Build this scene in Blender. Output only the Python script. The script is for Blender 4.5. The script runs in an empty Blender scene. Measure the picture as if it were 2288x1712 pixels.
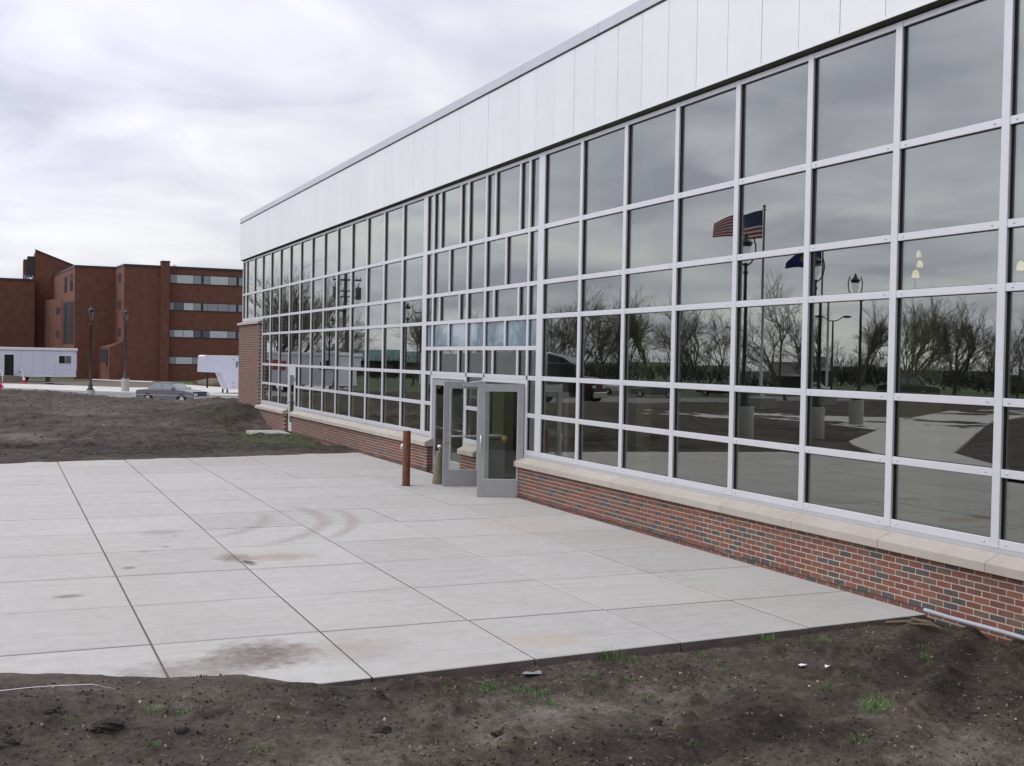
import bpy, math, random
import numpy as np
from mathutils import Vector, Matrix, Quaternion

random.seed(7)
RNG = np.random.RandomState(11)
PI = math.pi
SC = bpy.context.scene
COL = SC.collection

# ------------------------------------------------------------------ camera
cam_d = bpy.data.cameras.new('camera')
cam = bpy.data.objects.new('camera', cam_d)
COL.objects.link(cam)
CAM_R = Vector((0.40321009, 0.91491476, 0.01877796))
CAM_F = Vector((-0.91474962, 0.40354134, -0.01968563))
CAM_U = CAM_R.cross(CAM_F)
m3 = Matrix((CAM_R, CAM_U, -CAM_F)).transposed()
cam.matrix_world = Matrix.Translation((19.2319, -9.0544, 2.5798)) @ m3.to_4x4()
cam_d.sensor_width = 36.0
cam_d.lens = 36.0 * 2594.8361 / 2288.0
cam_d.clip_start = 0.1
cam_d.clip_end = 4000
SC.camera = cam

# ------------------------------------------------------------------ world: overcast sky
SUN_EL, SUN_AZ = math.radians(46), math.radians(203)     # azimuth: clockwise from +Y
world = bpy.data.worlds.new('World')
SC.world = world
world.use_nodes = True
nt = world.node_tree
nt.nodes.clear()
N = nt.nodes.new
L = nt.links.new
out = N('ShaderNodeOutputWorld')
sky = N('ShaderNodeTexSky')
sky.sky_type = 'NISHITA'
sky.sun_disc = False
sky.sun_elevation = SUN_EL
sky.sun_rotation = SUN_AZ
bg_sky = N('ShaderNodeBackground')
bg_sky.inputs['Strength'].default_value = 0.10
L(sky.outputs[0], bg_sky.inputs['Color'])
tc = N('ShaderNodeTexCoord')
sep = N('ShaderNodeSeparateXYZ')
L(tc.outputs['Generated'], sep.inputs[0])
zc = N('ShaderNodeMath'); zc.operation = 'ABSOLUTE'
L(sep.outputs['Z'], zc.inputs[0])
zp = N('ShaderNodeMath'); zp.operation = 'ADD'; zp.inputs[1].default_value = 0.16
L(zc.outputs[0], zp.inputs[0])
dx = N('ShaderNodeMath'); dx.operation = 'DIVIDE'
dy = N('ShaderNodeMath'); dy.operation = 'DIVIDE'
L(sep.outputs['X'], dx.inputs[0]); L(zp.outputs[0], dx.inputs[1])
L(sep.outputs['Y'], dy.inputs[0]); L(zp.outputs[0], dy.inputs[1])
cmb = N('ShaderNodeCombineXYZ')
L(dx.outputs[0], cmb.inputs['X']); L(dy.outputs[0], cmb.inputs['Y'])
n1 = N('ShaderNodeTexNoise'); n1.inputs['Scale'].default_value = 0.62
n1.inputs['Detail'].default_value = 5; n1.inputs['Roughness'].default_value = 0.5
n1.inputs['Distortion'].default_value = 0.25
L(cmb.outputs[0], n1.inputs['Vector'])
n2 = N('ShaderNodeTexNoise'); n2.inputs['Scale'].default_value = 2.1
n2.inputs['Detail'].default_value = 5
n2.inputs['Distortion'].default_value = 0.6
L(cmb.outputs[0], n2.inputs['Vector'])
mixn = N('ShaderNodeMath'); mixn.operation = 'MULTIPLY_ADD'
L(n2.outputs['Fac'], mixn.inputs[0]); mixn.inputs[1].default_value = 0.5
L(n1.outputs['Fac'], mixn.inputs[2])
ramp = N('ShaderNodeValToRGB')
ramp.color_ramp.elements[0].position = 0.60
ramp.color_ramp.elements[0].color = (0.520, 0.525, 0.645, 1)
ramp.color_ramp.elements[1].position = 0.93
ramp.color_ramp.elements[1].color = (1.02, 1.02, 1.05, 1)
e = ramp.color_ramp.elements.new(0.755); e.color = (0.770, 0.775, 0.890, 1)
L(mixn.outputs[0], ramp.inputs[0])
gz = N('ShaderNodeMapRange')
gz.inputs['From Min'].default_value = 0.0; gz.inputs['From Max'].default_value = 0.9
gz.inputs['To Min'].default_value = 0.81; gz.inputs['To Max'].default_value = 1.22
L(zc.outputs[0], gz.inputs['Value'])
bg_cl = N('ShaderNodeBackground')
L(ramp.outputs[0], bg_cl.inputs['Color'])
sdot = N('ShaderNodeVectorMath'); sdot.operation = 'DOT_PRODUCT'
L(tc.outputs['Generated'], sdot.inputs[0])
sdot.inputs[1].default_value = (math.sin(SUN_AZ) * math.cos(SUN_EL), math.cos(SUN_AZ) * math.cos(SUN_EL), math.sin(SUN_EL))
sm1 = N('ShaderNodeMapRange'); sm1.interpolation_type = 'SMOOTHSTEP'
sm1.inputs['From Min'].default_value = 0.10; sm1.inputs['From Max'].default_value = 1.0
sm1.inputs['To Min'].default_value = 0.94; sm1.inputs['To Max'].default_value = 2.1
L(sdot.outputs['Value'], sm1.inputs['Value'])
smul = N('ShaderNodeMath'); smul.operation = 'MULTIPLY'
L(gz.outputs[0], smul.inputs[0]); L(sm1.outputs[0], smul.inputs[1])
L(smul.outputs[0], bg_cl.inputs['Strength'])
mxs = N('ShaderNodeMixShader'); mxs.inputs[0].default_value = 0.92
L(bg_sky.outputs[0], mxs.inputs[1]); L(bg_cl.outputs[0], mxs.inputs[2])
L(mxs.outputs[0], out.inputs['Surface'])

sun_d = bpy.data.lights.new('sun', 'SUN')
sun_d.energy = 0.9
sun_d.angle = math.radians(20)
sun_d.color = (1.0, 0.97, 0.92)
sun = bpy.data.objects.new('sun', sun_d)
COL.objects.link(sun)
sd = Vector((math.sin(SUN_AZ) * math.cos(SUN_EL), math.cos(SUN_AZ) * math.cos(SUN_EL), math.sin(SUN_EL)))
sun.rotation_euler = sd.to_track_quat('Z', 'Y').to_euler()
sun.location = (0, -30, 40)

SC.view_settings.view_transform = 'Standard'
SC.view_settings.look = 'None'
SC.view_settings.gamma = 1
SC.view_settings.use_curve_mapping = False
SC.view_settings.exposure = 0.08
SC.render.engine = 'CYCLES'
SC.cycles.max_bounces = 8
SC.cycles.transparent_max_bounces = 16
SC.cycles.glossy_bounces = 4
SC.cycles.caustics_reflective = False
SC.cycles.caustics_refractive = False

# ------------------------------------------------------------------ materials
def new_mat(name):
    m = bpy.data.materials.new(name)
    m.use_nodes = True
    t = m.node_tree
    t.nodes.clear()
    o = t.nodes.new('ShaderNodeOutputMaterial')
    p = t.nodes.new('ShaderNodeBsdfPrincipled')
    t.links.new(p.outputs[0], o.inputs['Surface'])
    return m, t, p, o

def noise(t, vec, scale, detail=4, rough=0.55):
    n = t.nodes.new('ShaderNodeTexNoise')
    n.inputs['Scale'].default_value = scale
    n.inputs['Detail'].default_value = detail
    n.inputs['Roughness'].default_value = rough
    if vec is not None:
        t.links.new(vec, n.inputs['Vector'])
    return n.outputs['Fac']

def rampc(t, fac, stops):
    r = t.nodes.new('ShaderNodeValToRGB')
    els = r.color_ramp.elements
    while len(els) < len(stops):
        els.new(0.5)
    for e_, (p_, c_) in zip(els, stops):
        e_.position = p_
        e_.color = (*c_, 1) if len(c_) == 3 else c_
    t.links.new(fac, r.inputs[0])
    return r.outputs[0]

def mixc(t, fac, a, b, mode='MIX'):
    m = t.nodes.new('ShaderNodeMix')
    m.data_type = 'RGBA'
    m.blend_type = mode
    for s, v in ((m.inputs[0], fac), (m.inputs[6], a), (m.inputs[7], b)):
        if hasattr(v, 'is_linked') or hasattr(v, 'links'):
            t.links.new(v, s)
        elif isinstance(v, (int, float)):
            s.default_value = v
        else:
            s.default_value = (*v, 1)
    return m.outputs[2]

def math_(t, op, a, b=None, c=None, clamp=False):
    m = t.nodes.new('ShaderNodeMath')
    m.operation = op
    m.use_clamp = clamp
    for i, v in enumerate((a, b, c)):
        if v is None:
            continue
        if isinstance(v, (int, float)):
            m.inputs[i].default_value = v
        else:
            t.links.new(v, m.inputs[i])
    return m.outputs[0]

def pos(t):
    g = t.nodes.new('ShaderNodeNewGeometry')
    return g.outputs['Position']

def bump(t, p, height, strength=0.3, dist=0.01):
    b = t.nodes.new('ShaderNodeBump')
    b.inputs['Strength'].default_value = strength
    b.inputs['Distance'].default_value = dist
    t.links.new(height, b.inputs['Height'])
    t.links.new(b.outputs[0], p.inputs['Normal'])

def vary(name, c, rough=0.6, metal=0.0, amt=0.15, scale=6.0, bstr=0.0, bscale=60, bdist=0.004, spec=None, obj_rand=0.0):
    """plain painted/solid material with gentle large and fine colour variation"""
    m, t, p, o = new_mat(name)
    P = pos(t)
    f1 = noise(t, P, scale, 5)
    f2 = noise(t, P, scale * 9, 3)
    f = math_(t, 'MULTIPLY_ADD', f2, 0.4, math_(t, 'MULTIPLY', f1, 0.6))
    lo = tuple(v * (1 - amt) for v in c)
    hi = tuple(min(1, v * (1 + amt)) for v in c)
    colr = rampc(t, f, [(0.3, lo), (0.7, hi)])
    if obj_rand:
        oi = t.nodes.new('ShaderNodeObjectInfo')
        k = math_(t, 'MULTIPLY_ADD', oi.outputs['Random'], obj_rand * 2, 1 - obj_rand)
        cc = t.nodes.new('ShaderNodeCombineColor')
        for i in range(3):
            t.links.new(k, cc.inputs[i])
        colr = mixc(t, 1.0, colr, cc.outputs[0], 'MULTIPLY')
    t.links.new(colr, p.inputs['Base Color'])
    p.inputs['Roughness'].default_value = rough
    p.inputs['Metallic'].default_value = metal
    if spec is not None:
        p.inputs['Specular IOR Level'].default_value = spec
    if bstr:
        bump(t, p, noise(t, P, bscale, 4), bstr, bdist)
    return m

M = {}
M['silver'] = vary('silver_frame', (0.585, 0.585, 0.60), 0.38, 0.25, 0.05, 3.0)
M['anodized'] = vary('anodized_door', (0.36, 0.36, 0.37), 0.42, 0.35, 0.06, 3.0)
M['gasket'] = vary('black_gasket', (0.012, 0.012, 0.014), 0.5, 0, 0.1)
M['soffit'] = vary('olive_soffit', (0.045, 0.045, 0.03), 0.7, 0, 0.2)
M['fascia'] = vary('white_fascia', (0.675, 0.672, 0.655), 0.30, 0.32, 0.04, 0.5, obj_rand=0.02)
M['coping'] = vary('grey_coping', (0.47, 0.475, 0.50), 0.35, 0.25, 0.05, 2.0, obj_rand=0.03)
M['chrome'] = vary('bright_metal', (0.6, 0.6, 0.62), 0.25, 0.9, 0.05)
M['stone'] = vary('limestone', (0.375, 0.335, 0.285), 0.85, 0, 0.12, 4.0, 0.25, 120, 0.003, obj_rand=0.05)
M['mortar'] = vary('mortar', (0.42, 0.365, 0.30), 0.95, 0, 0.2, 5.0, 0.5, 90, 0.004)
M['flash'] = vary('dark_flashing', (0.035, 0.032, 0.03), 0.7, 0, 0.3)
brick_cols = [(0.172, 0.062, 0.042), (0.138, 0.056, 0.041), (0.130, 0.076, 0.055), (0.072, 0.063, 0.062), (0.188, 0.074, 0.046)]
for i, c in enumerate(brick_cols):
    M['brick%d' % i] = vary('face_brick_tone_%s' % 'abcde'[i], c, 0.88, 0, 0.22, 9.0, 0.35, 140, 0.003, obj_rand=0.10)
M['rust'] = vary('rusted_steel', (0.135, 0.052, 0.029), 0.85, 0.1, 0.45, 7.0, 0.4, 60, 0.003)
M['white'] = vary('white_paint', (0.74, 0.74, 0.77), 0.5, 0, 0.05, 1.5)
M['white2'] = vary('trailer_white', (0.66, 0.67, 0.78), 0.5, 0, 0.05, 0.7)
M['black'] = vary('black_paint', (0.014, 0.015, 0.016), 0.45, 0, 0.2)
M['dark'] = vary('opening_shade', (0.012, 0.011, 0.011), 0.9, 0, 0.2)  # near-black colour painted for the shade inside openings
M['rubber'] = vary('rubber', (0.018, 0.018, 0.018), 0.85, 0, 0.2)
M['carpaint'] = vary('grey_car_paint', (0.145, 0.142, 0.160), 0.30, 0.35, 0.06)
M['carglass'] = vary('car_glass', (0.10, 0.13, 0.15), 0.08, 0.0, 0.1, spec=0.8)
M['carlight'] = vary('pale_trim', (0.72, 0.72, 0.70), 0.3, 0.1, 0.05)
M['conc'] = vary('cast_concrete', (0.33, 0.32, 0.295), 0.9, 0, 0.12, 5, 0.3, 70, 0.004)
M['wood'] = vary('weathered_wood', (0.22, 0.17, 0.14), 0.85, 0, 0.25, 5)
M['plywood'] = vary('tan_board', (0.15, 0.105, 0.065), 0.85, 0, 0.2, 8)
M['red'] = vary('red_paint', (0.42, 0.035, 0.03), 0.55, 0, 0.1)
M['hydrant'] = vary('hydrant_paint', (0.50, 0.03, 0.16), 0.5, 0, 0.1)
M['green_text'] = vary('green_lettering', (0.02, 0.15, 0.12), 0.5, 0, 0.1)
M['dkgreen'] = vary('dark_green_paint', (0.045, 0.06, 0.05), 0.6, 0, 0.15)
M['teal'] = vary('teal_roof', (0.03, 0.10, 0.095), 0.6, 0, 0.15, 1)
M['yellow'] = vary('yellow_paint', (0.55, 0.38, 0.02), 0.6, 0, 0.1)
M['flag_red'] = vary('flag_red', (0.46, 0.03, 0.045), 0.8, 0, 0.08)
M['flag_white'] = vary('flag_white', (0.82, 0.82, 0.82), 0.8, 0, 0.05)
M['flag_blue'] = vary('flag_blue', (0.022, 0.035, 0.13), 0.8, 0, 0.1)
M['state_blue'] = vary('state_flag_blue', (0.02, 0.035, 0.22), 0.8, 0, 0.1)
M['tan'] = vary('tan_emblem', (0.35, 0.22, 0.10), 0.8, 0, 0.1)
M['pole_wood'] = vary('creosote_pole', (0.085, 0.07, 0.055), 0.9, 0, 0.25, 3)
M['galv'] = vary('galvanised_pole', (0.45, 0.46, 0.48), 0.45, 0.4, 0.08)
M['pipe'] = vary('grey_conduit', (0.31, 0.325, 0.34), 0.55, 0.0, 0.15, 12)
M['urn'] = vary('bronze_urn', (0.17, 0.14, 0.10), 0.7, 0.1, 0.15, 10)
M['int_wall'] = vary('interior_wall', (0.30, 0.29, 0.24), 0.9, 0, 0.1, 1)
M['int_dark'] = vary('interior_dark', (0.085, 0.08, 0.07), 0.9, 0, 0.2, 1)
M['column'] = vary('cream_column', (0.62, 0.60, 0.42), 0.8, 0, 0.06, 1)
M['interior_white'] = vary('interior_white', (0.66, 0.67, 0.66), 0.6, 0, 0.05)
M['clod'] = vary('dark_clod', (0.046, 0.038, 0.032), 0.97, 0, 0.4, 22, 1.0, 60, 0.02)
M['straw'] = vary('straw', (0.25, 0.19, 0.125), 0.9, 0, 0.35, 20, obj_rand=0.1)
M['pebble'] = vary('pebble', (0.20, 0.17, 0.14), 0.9, 0, 0.5, 2.7)
M['pebble_light'] = vary('pale_pebble', (0.40, 0.36, 0.30), 0.9, 0, 0.3, 2.7)
M['grass'] = vary('grass_blade', (0.085, 0.185, 0.032), 0.75, 0, 0.35, 3)
M['bark'] = vary('grey_bark', (0.115, 0.103, 0.088), 0.95, 0, 0.3, 1.5)
M['twig'] = vary('budding_twig', (0.155, 0.138, 0.108), 0.95, 0, 0.35, 0.5)
M['evergreen'] = vary('evergreen', (0.028, 0.040, 0.022), 0.9, 0, 0.4, 0.6)
M['far_wood'] = vary('far_wood', (0.050, 0.048, 0.040), 0.95, 0, 0.4, 0.15)
M['hall_shade_brick'] = None

def emit(name, c, s):
    m, t, p, o = new_mat(name)
    p.inputs['Base Color'].default_value = (*c, 1)
    p.inputs['Emission Color'].default_value = (*c, 1)
    p.inputs['Emission Strength'].default_value = s
    return m
M['lamp_glow'] = emit('warm_shade', (1.0, 0.82, 0.52), 1.8)

# window glass: partly mirrored, tinted, with a slow ripple
def glass_mat(name, tint, base=0.17, ripple=0.0016, ior=1.62):
    m = bpy.data.materials.new(name)
    m.use_nodes = True
    t = m.node_tree
    t.nodes.clear()
    o = t.nodes.new('ShaderNodeOutputMaterial')
    tr = t.nodes.new('ShaderNodeBsdfTransparent')
    tr.inputs[0].default_value = (*tint, 1)
    gl = t.nodes.new('ShaderNodeBsdfGlossy')
    gl.inputs['Roughness'].default_value = 0.0
    gl.inputs['Color'].default_value = (0.95, 0.97, 0.92, 1)
    fr = t.nodes.new('ShaderNodeLayerWeight')
    fr.inputs['Blend'].default_value = 0.5
    f = math_(t, 'MULTIPLY_ADD', math_(t, 'POWER', fr.outputs['Facing'], 4.5), 1 - base, base, clamp=True)
    if ripple:
        b = t.nodes.new('ShaderNodeBump')
        b.inputs['Strength'].default_value = 1.0
        b.inputs['Distance'].default_value = ripple
        n_ = noise(t, pos(t), 1.4, 0)
        t.links.new(n_, b.inputs['Height'])
        t.links.new(b.outputs[0], gl.inputs['Normal'])
    mx = t.nodes.new('ShaderNodeMixShader')
    t.links.new(f, mx.inputs[0])
    t.links.new(tr.outputs[0], mx.inputs[1])
    t.links.new(gl.outputs[0], mx.inputs[2])
    t.links.new(mx.outputs[0], o.inputs['Surface'])
    return m
M['glass'] = glass_mat('window_glass', (0.53, 0.555, 0.50), 0.25, 0.0)
M['door_glass'] = glass_mat('door_glass', (0.93, 0.95, 0.93), 0.03, 0.0, 1.5)
M['lantern_glass'] = glass_mat('lantern_glass', (0.85, 0.87, 0.88), 0.03, 0.0, 1.4)

def spandrel():
    m, t, p, o = new_mat('blue_spandrel_glass')
    p.inputs['Base Color'].default_value = (0.15, 0.205, 0.245, 1)
    p.inputs['Roughness'].default_value = 0.02
    p.inputs['Specular IOR Level'].default_value = 0.9
    p.inputs['Coat Weight'].default_value = 0.5
    p.inputs['Coat Roughness'].default_value = 0.0
    return m
M['spandrel'] = spandrel()

# far brick hall: brick pattern in the material (too far to tell bricks apart)
def hall_mat(name, c1, c2):
    m, t, p, o = new_mat(name)
    P = pos(t)
    mp = t.nodes.new('ShaderNodeMapping')
    mp.inputs['Rotation'].default_value = (PI / 2, 0, PI / 2)
    f = noise(t, P, 1.3, 6, 0.7)
    g = noise(t, P, 5.0, 3, 0.8)
    ff = math_(t, 'MULTIPLY_ADD', g, 0.5, math_(t, 'MULTIPLY', f, 0.5))
    c = rampc(t, ff, [(0.33, c1), (0.68, c2)])
    t.links.new(c, p.inputs['Base Color'])
    p.inputs['Roughness'].default_value = 0.92
    return m
M['hall'] = hall_mat('hall_brick', (0.080, 0.029, 0.019), (0.185, 0.072, 0.048))
M['hall_trim'] = vary('hall_dark_metal', (0.03, 0.03, 0.033), 0.5, 0.2, 0.1)
M['hall_pane'] = vary('hall_pane_grey', (0.24, 0.24, 0.26), 0.15, 0, 0.1, 0.3, spec=0.6)
M['hall_blind'] = vary('hall_pane_blind', (0.46, 0.47, 0.47), 0.4, 0, 0.06, 0.3)
M['hall_dark_pane'] = vary('hall_pane_dark', (0.06, 0.06, 0.07), 0.12, 0, 0.2, 0.3, spec=0.7)

# concrete slabs of the patio
def concrete():
    m, t, p, o = new_mat('broom_finished_concrete')
    P = pos(t)
    sp = t.nodes.new('ShaderNodeSeparateXYZ')
    t.links.new(P, sp.inputs[0])
    X_, Y_ = sp.outputs['X'], sp.outputs['Y']
    f1 = noise(t, P, 0.55, 5, 0.6)
    f2 = noise(t, P, 5.0, 6, 0.65)
    f3 = noise(t, P, 60.0, 3, 0.7)
    # streaks along the broom direction
    mp = t.nodes.new('ShaderNodeMapping')
    mp.inputs['Scale'].default_value = (6.0, 0.55, 1)
    t.links.new(P, mp.inputs['Vector'])
    f4 = noise(t, mp.outputs[0], 1.6, 5, 0.65)
    base = rampc(t, f1, [(0.3, (0.352, 0.339, 0.315)), (0.7, (0.448, 0.438, 0.413))])
    base = mixc(t, 0.62, base, rampc(t, f2, [(0.3, (0.356, 0.344, 0.319)), (0.75, (0.462, 0.452, 0.427))]))
    base = mixc(t, 1.0, base, rampc(t, f3, [(0.25, (0.90, 0.90, 0.90)), (0.7, (1.0, 1.0, 1.0))]), 'MULTIPLY')
    # brownish silt in streaks
    silt = math_(t, 'MULTIPLY', rampc(t, f4, [(0.50, (0, 0, 0)), (0.80, (1, 1, 1))]), 0.50)
    base = mixc(t, silt, base, (0.275, 0.228, 0.196))
    f5 = noise(t, P, 0.33, 4, 0.6)
    tint = math_(t, 'MULTIPLY', rampc(t, f5, [(0.48, (0, 0, 0)), (0.72, (1, 1, 1))]), 0.35)
    base = mixc(t, tint, base, (0.405, 0.350, 0.300))
    oi = t.nodes.new('ShaderNodeObjectInfo')
    k = math_(t, 'MULTIPLY_ADD', oi.outputs['Random'], 0.11, 0.94)
    kc = t.nodes.new('ShaderNodeCombineColor')
    for i in range(3):
        t.links.new(k, kc.inputs[i])
    base = mixc(t, 1.0, base, kc.outputs[0], 'MULTIPLY')

    def ring(cx, cy, r, w, y0, y1, x0, x1):
        d = t.nodes.new('ShaderNodeVectorMath'); d.operation = 'DISTANCE'
        cb = t.nodes.new('ShaderNodeCombineXYZ')
        t.links.new(X_, cb.inputs[0]); t.links.new(Y_, cb.inputs[1])
        t.links.new(cb.outputs[0], d.inputs[0])
        d.inputs[1].default_value = (cx, cy, 0)
        a = math_(t, 'ABSOLUTE', math_(t, 'SUBTRACT', d.outputs['Value'], r))
        s = math_(t, 'SUBTRACT', 1.0, math_(t, 'DIVIDE', a, w), clamp=True)
        s = math_(t, 'POWER', s, 0.6)
        for v, lo, hi in ((X_, x0, x1), (Y_, y0, y1)):
            s = math_(t, 'MULTIPLY', s, math_(t, 'DIVIDE', math_(t, 'SUBTRACT', v, lo), 0.5, clamp=True))
            s = math_(t, 'MULTIPLY', s, math_(t, 'DIVIDE', math_(t, 'SUBTRACT', hi, v), 0.5, clamp=True))
        return s

    def blob(cx, cy, rx, ry, power=1.0, nsc=6.0, namt=1.2):
        ax = math_(t, 'DIVIDE', math_(t, 'SUBTRACT', X_, cx), rx)
        ay = math_(t, 'DIVIDE', math_(t, 'SUBTRACT', Y_, cy), ry)
        r2 = math_(t, 'ADD', math_(t, 'MULTIPLY', ax, ax), math_(t, 'MULTIPLY', ay, ay))
        nz = math_(t, 'MULTIPLY', math_(t, 'SUBTRACT', noise(t, P, nsc, 5, 0.7), 0.5), namt * 2)
        s = math_(t, 'SUBTRACT', 1.0, math_(t, 'ADD', r2, nz), clamp=True)
        return s
    ribs = t.nodes.new('ShaderNodeTexNoise')
    ribs.inputs['Scale'].default_value = 16.0
    t.links.new(P, ribs.inputs['Vector'])
    rr = rampc(t, ribs.outputs['Fac'], [(0.35, (0.25, 0.25, 0.25)), (0.65, (1, 1, 1))])
    for a in ((0.55, -7.9, 3.62, 0.15, -5.9, -3.7, -0.6, 4.9), (0.45, -8.1, 4.30, 0.13, -5.0, -3.3, 0.0, 3.6),
              (0.20, -8.1, 3.0, 0.16, -6.4, -4.7, 0.1, 3.6)):
        s = math_(t, 'MULTIPLY', math_(t, 'MULTIPLY', ring(*a), rr), 0.85)
        base = mixc(t, s, base, (0.255, 0.215, 0.185))
    for a, col_, k_ in (((9.25, -6.95, 0.55, 0.55), (0.150, 0.118, 0.098), 0.95),
                        ((9.35, -6.2, 0.5, 0.6), (0.28, 0.23, 0.19), 0.45),
                        ((9.55, -7.55, 0.42, 0.75), (0.17, 0.14, 0.118), 0.65),
                        ((4.35, -6.30, 0.40, 0.26), (0.185, 0.16, 0.12), 0.9),
                        ((4.45, -5.75, 0.35, 0.6), (0.29, 0.22, 0.17), 0.65),
                        ((4.75, -6.2, 0.24, 0.10), (0.06, 0.05, 0.045), 0.9),
                        ((6.18, -8.38, 0.12, 0.17), (0.13, 0.115, 0.10), 0.8),
                        ((4.68, -7.62, 0.09, 0.10), (0.14, 0.12, 0.11), 0.8),
                        ((3.57, -7.33, 0.06, 0.05), (0.16, 0.14, 0.13), 0.7),
                        ((3.22, -7.00, 0.07, 0.07), (0.16, 0.14, 0.13), 0.7),
                        ((2.32, -6.77, 0.08, 0.06), (0.17, 0.15, 0.13), 0.7),
                        ((1.9, -6.9, 0.3, 0.35), (0.25, 0.22, 0.19), 0.6),
                        ((9.6, -4.4, 0.35, 0.5), (0.40, 0.31, 0.22), 0.5),
                        ((2.6, -1.5, 0.9, 0.9), (0.40, 0.34, 0.27), 0.6),
                        ((-9.3, -4.0, 1.2, 3.0), (0.30, 0.26, 0.22), 0.5)):
        base = mixc(t, math_(t, 'MULTIPLY', blob(*a), k_), base, col_)
    t.links.new(base, p.inputs['Base Color'])
    p.inputs['Roughness'].default_value = 0.88
    p.inputs['Specular IOR Level'].default_value = 0.3
    h = math_(t, 'MULTIPLY_ADD', f3, 0.5, f2)
    bump(t, p, h, 0.25, 0.004)
    return m
M['concrete'] = concrete()
M['slab_edge'] = vary('soil_stained_edge', (0.125, 0.100, 0.092), 0.95, 0, 0.45, 3.5)
M['joint'] = vary('joint_filler', (0.105, 0.084, 0.068), 0.95, 0, 0.45, 3)

def dirt_mat():
    m, t, p, o = new_mat('bare_dirt')
    P = pos(t)
    a = noise(t, P, 0.42, 5, 0.6)
    b = noise(t, P, 2.3, 6, 0.68)
    c = noise(t, P, 16.0, 6, 0.72)
    d = noise(t, P, 85.0, 4, 0.7)
    f = math_(t, 'MULTIPLY_ADD', b, 0.50, math_(t, 'MULTIPLY', a, 0.50))
    sp = t.nodes.new('ShaderNodeSeparateXYZ')
    t.links.new(P, sp.inputs[0])
    def area(cx, cy, rx, ry, amt):
        ax = math_(t, 'DIVIDE', math_(t, 'SUBTRACT', sp.outputs['X'], cx), rx)
        ay = math_(t, 'DIVIDE', math_(t, 'SUBTRACT', sp.outputs['Y'], cy), ry)
        r2 = math_(t, 'ADD', math_(t, 'MULTIPLY', ax, ax), math_(t, 'MULTIPLY', ay, ay))
        return math_(t, 'MULTIPLY', math_(t, 'SUBTRACT', 1.0, r2, clamp=True), amt)
    # drier crust and moist topsoil areas (they shift the tone, the noise breaks them up)
    for q in ((11.5, -4.9, 0.7, 1.4, 0.09), (10.6, -7.9, 1.0, 1.6, 0.04), (12.2, -7.0, 1.2, 1.6, 0.06), (13.5, -3.0, 1.3, 1.1, 0.05),
              (-17.3, -8.3, 2.4, 1.2, 0.16), (-30.0, -6.0, 9.0, 3.5, 0.04)):
        f = math_(t, 'ADD', f, area(*q))
    for q in ((12.3, -3.7, 1.0, 0.6, -0.12), (12.6, -5.4, 0.6, 1.2, -0.10), (11.3, -1.2, 1.6, 1.6, -0.05), (-13.3, -6.0, 2.8, 7.0, -0.10), (-25.5, -1.4, 3.0, 2.0, -0.12), (12.4, -2.0, 1.0, 0.8, -0.06)):
        f = math_(t, 'ADD', f, area(*q))
    col_ = rampc(t, f, [(0.36, (0.024, 0.019, 0.015)), (0.46, (0.052, 0.043, 0.035)), (0.56, (0.080, 0.068, 0.056)), (0.70, (0.150, 0.134, 0.117))])
    col_ = mixc(t, 1.0, col_, rampc(t, c, [(0.30, (0.50, 0.48, 0.46)), (0.62, (1.22, 1.2, 1.18))]), 'MULTIPLY')
    col_ = mixc(t, 1.0, col_, rampc(t, d, [(0.32, (0.60, 0.58, 0.56)), (0.66, (1.22, 1.21, 1.2))]), 'MULTIPLY')
    g = noise(t, P, 0.9, 5, 0.75)
    col_ = mixc(t, math_(t, 'MULTIPLY', rampc(t, g, [(0.54, (0, 0, 0)), (0.72, (1, 1, 1))]), 0.5), col_, (0.088, 0.066, 0.045))
    gr = math_(t, 'MULTIPLY', math_(t, 'ADD', area(-17.5, -1.0, 5.5, 1.9, 1.0), area(-25.0, -1.6, 2.5, 1.4, 0.6)), rampc(t, noise(t, P, 1.7, 5, 0.75), [(0.46, (0, 0, 0)), (0.62, (1, 1, 1))]))
    col_ = mixc(t, math_(t, 'MULTIPLY', gr, 0.6, clamp=True), col_, (0.058, 0.070, 0.026))
    vor = t.nodes.new('ShaderNodeTexVoronoi')
    vor.inputs['Scale'].default_value = 42.0
    t.links.new(P, vor.inputs['Vector'])
    speck = math_(t, 'LESS_THAN', vor.outputs['Distance'], 0.17)
    sel = math_(t, 'GREATER_THAN', noise(t, P, 33.0, 2), 0.60)
    col_ = mixc(t, math_(t, 'MULTIPLY', math_(t, 'MULTIPLY', speck, sel), 0.4), col_, (0.28, 0.24, 0.20))
    t.links.new(col_, p.inputs['Base Color'])
    p.inputs['Roughness'].default_value = 0.97
    p.inputs['Specular IOR Level'].default_value = 0.2
    # cracked crust in patches
    vc = t.nodes.new('ShaderNodeTexVoronoi')
    vc.feature = 'DISTANCE_TO_EDGE'
    vc.inputs['Scale'].default_value = 7.0
    wv = t.nodes.new('ShaderNodeVectorMath'); wv.operation = 'MULTIPLY_ADD'
    nn = t.nodes.new('ShaderNodeTexNoise'); nn.inputs['Scale'].default_value = 6.0
    t.links.new(P, nn.inputs['Vector'])
    t.links.new(nn.outputs['Color'], wv.inputs[0]); wv.inputs[1].default_value = (0.22, 0.22, 0.22)
    t.links.new(P, wv.inputs[2])
    t.links.new(wv.outputs[0], vc.inputs['Vector'])
    cr = math_(t, 'MULTIPLY', vc.outputs['Distance'], 9.0, clamp=True)
    patch = rampc(t, noise(t, P, 0.7, 3), [(0.50, (0, 0, 0)), (0.62, (1, 1, 1))])
    crk = math_(t, 'MULTIPLY', math_(t, 'SUBTRACT', cr, 1.0), patch)
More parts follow.
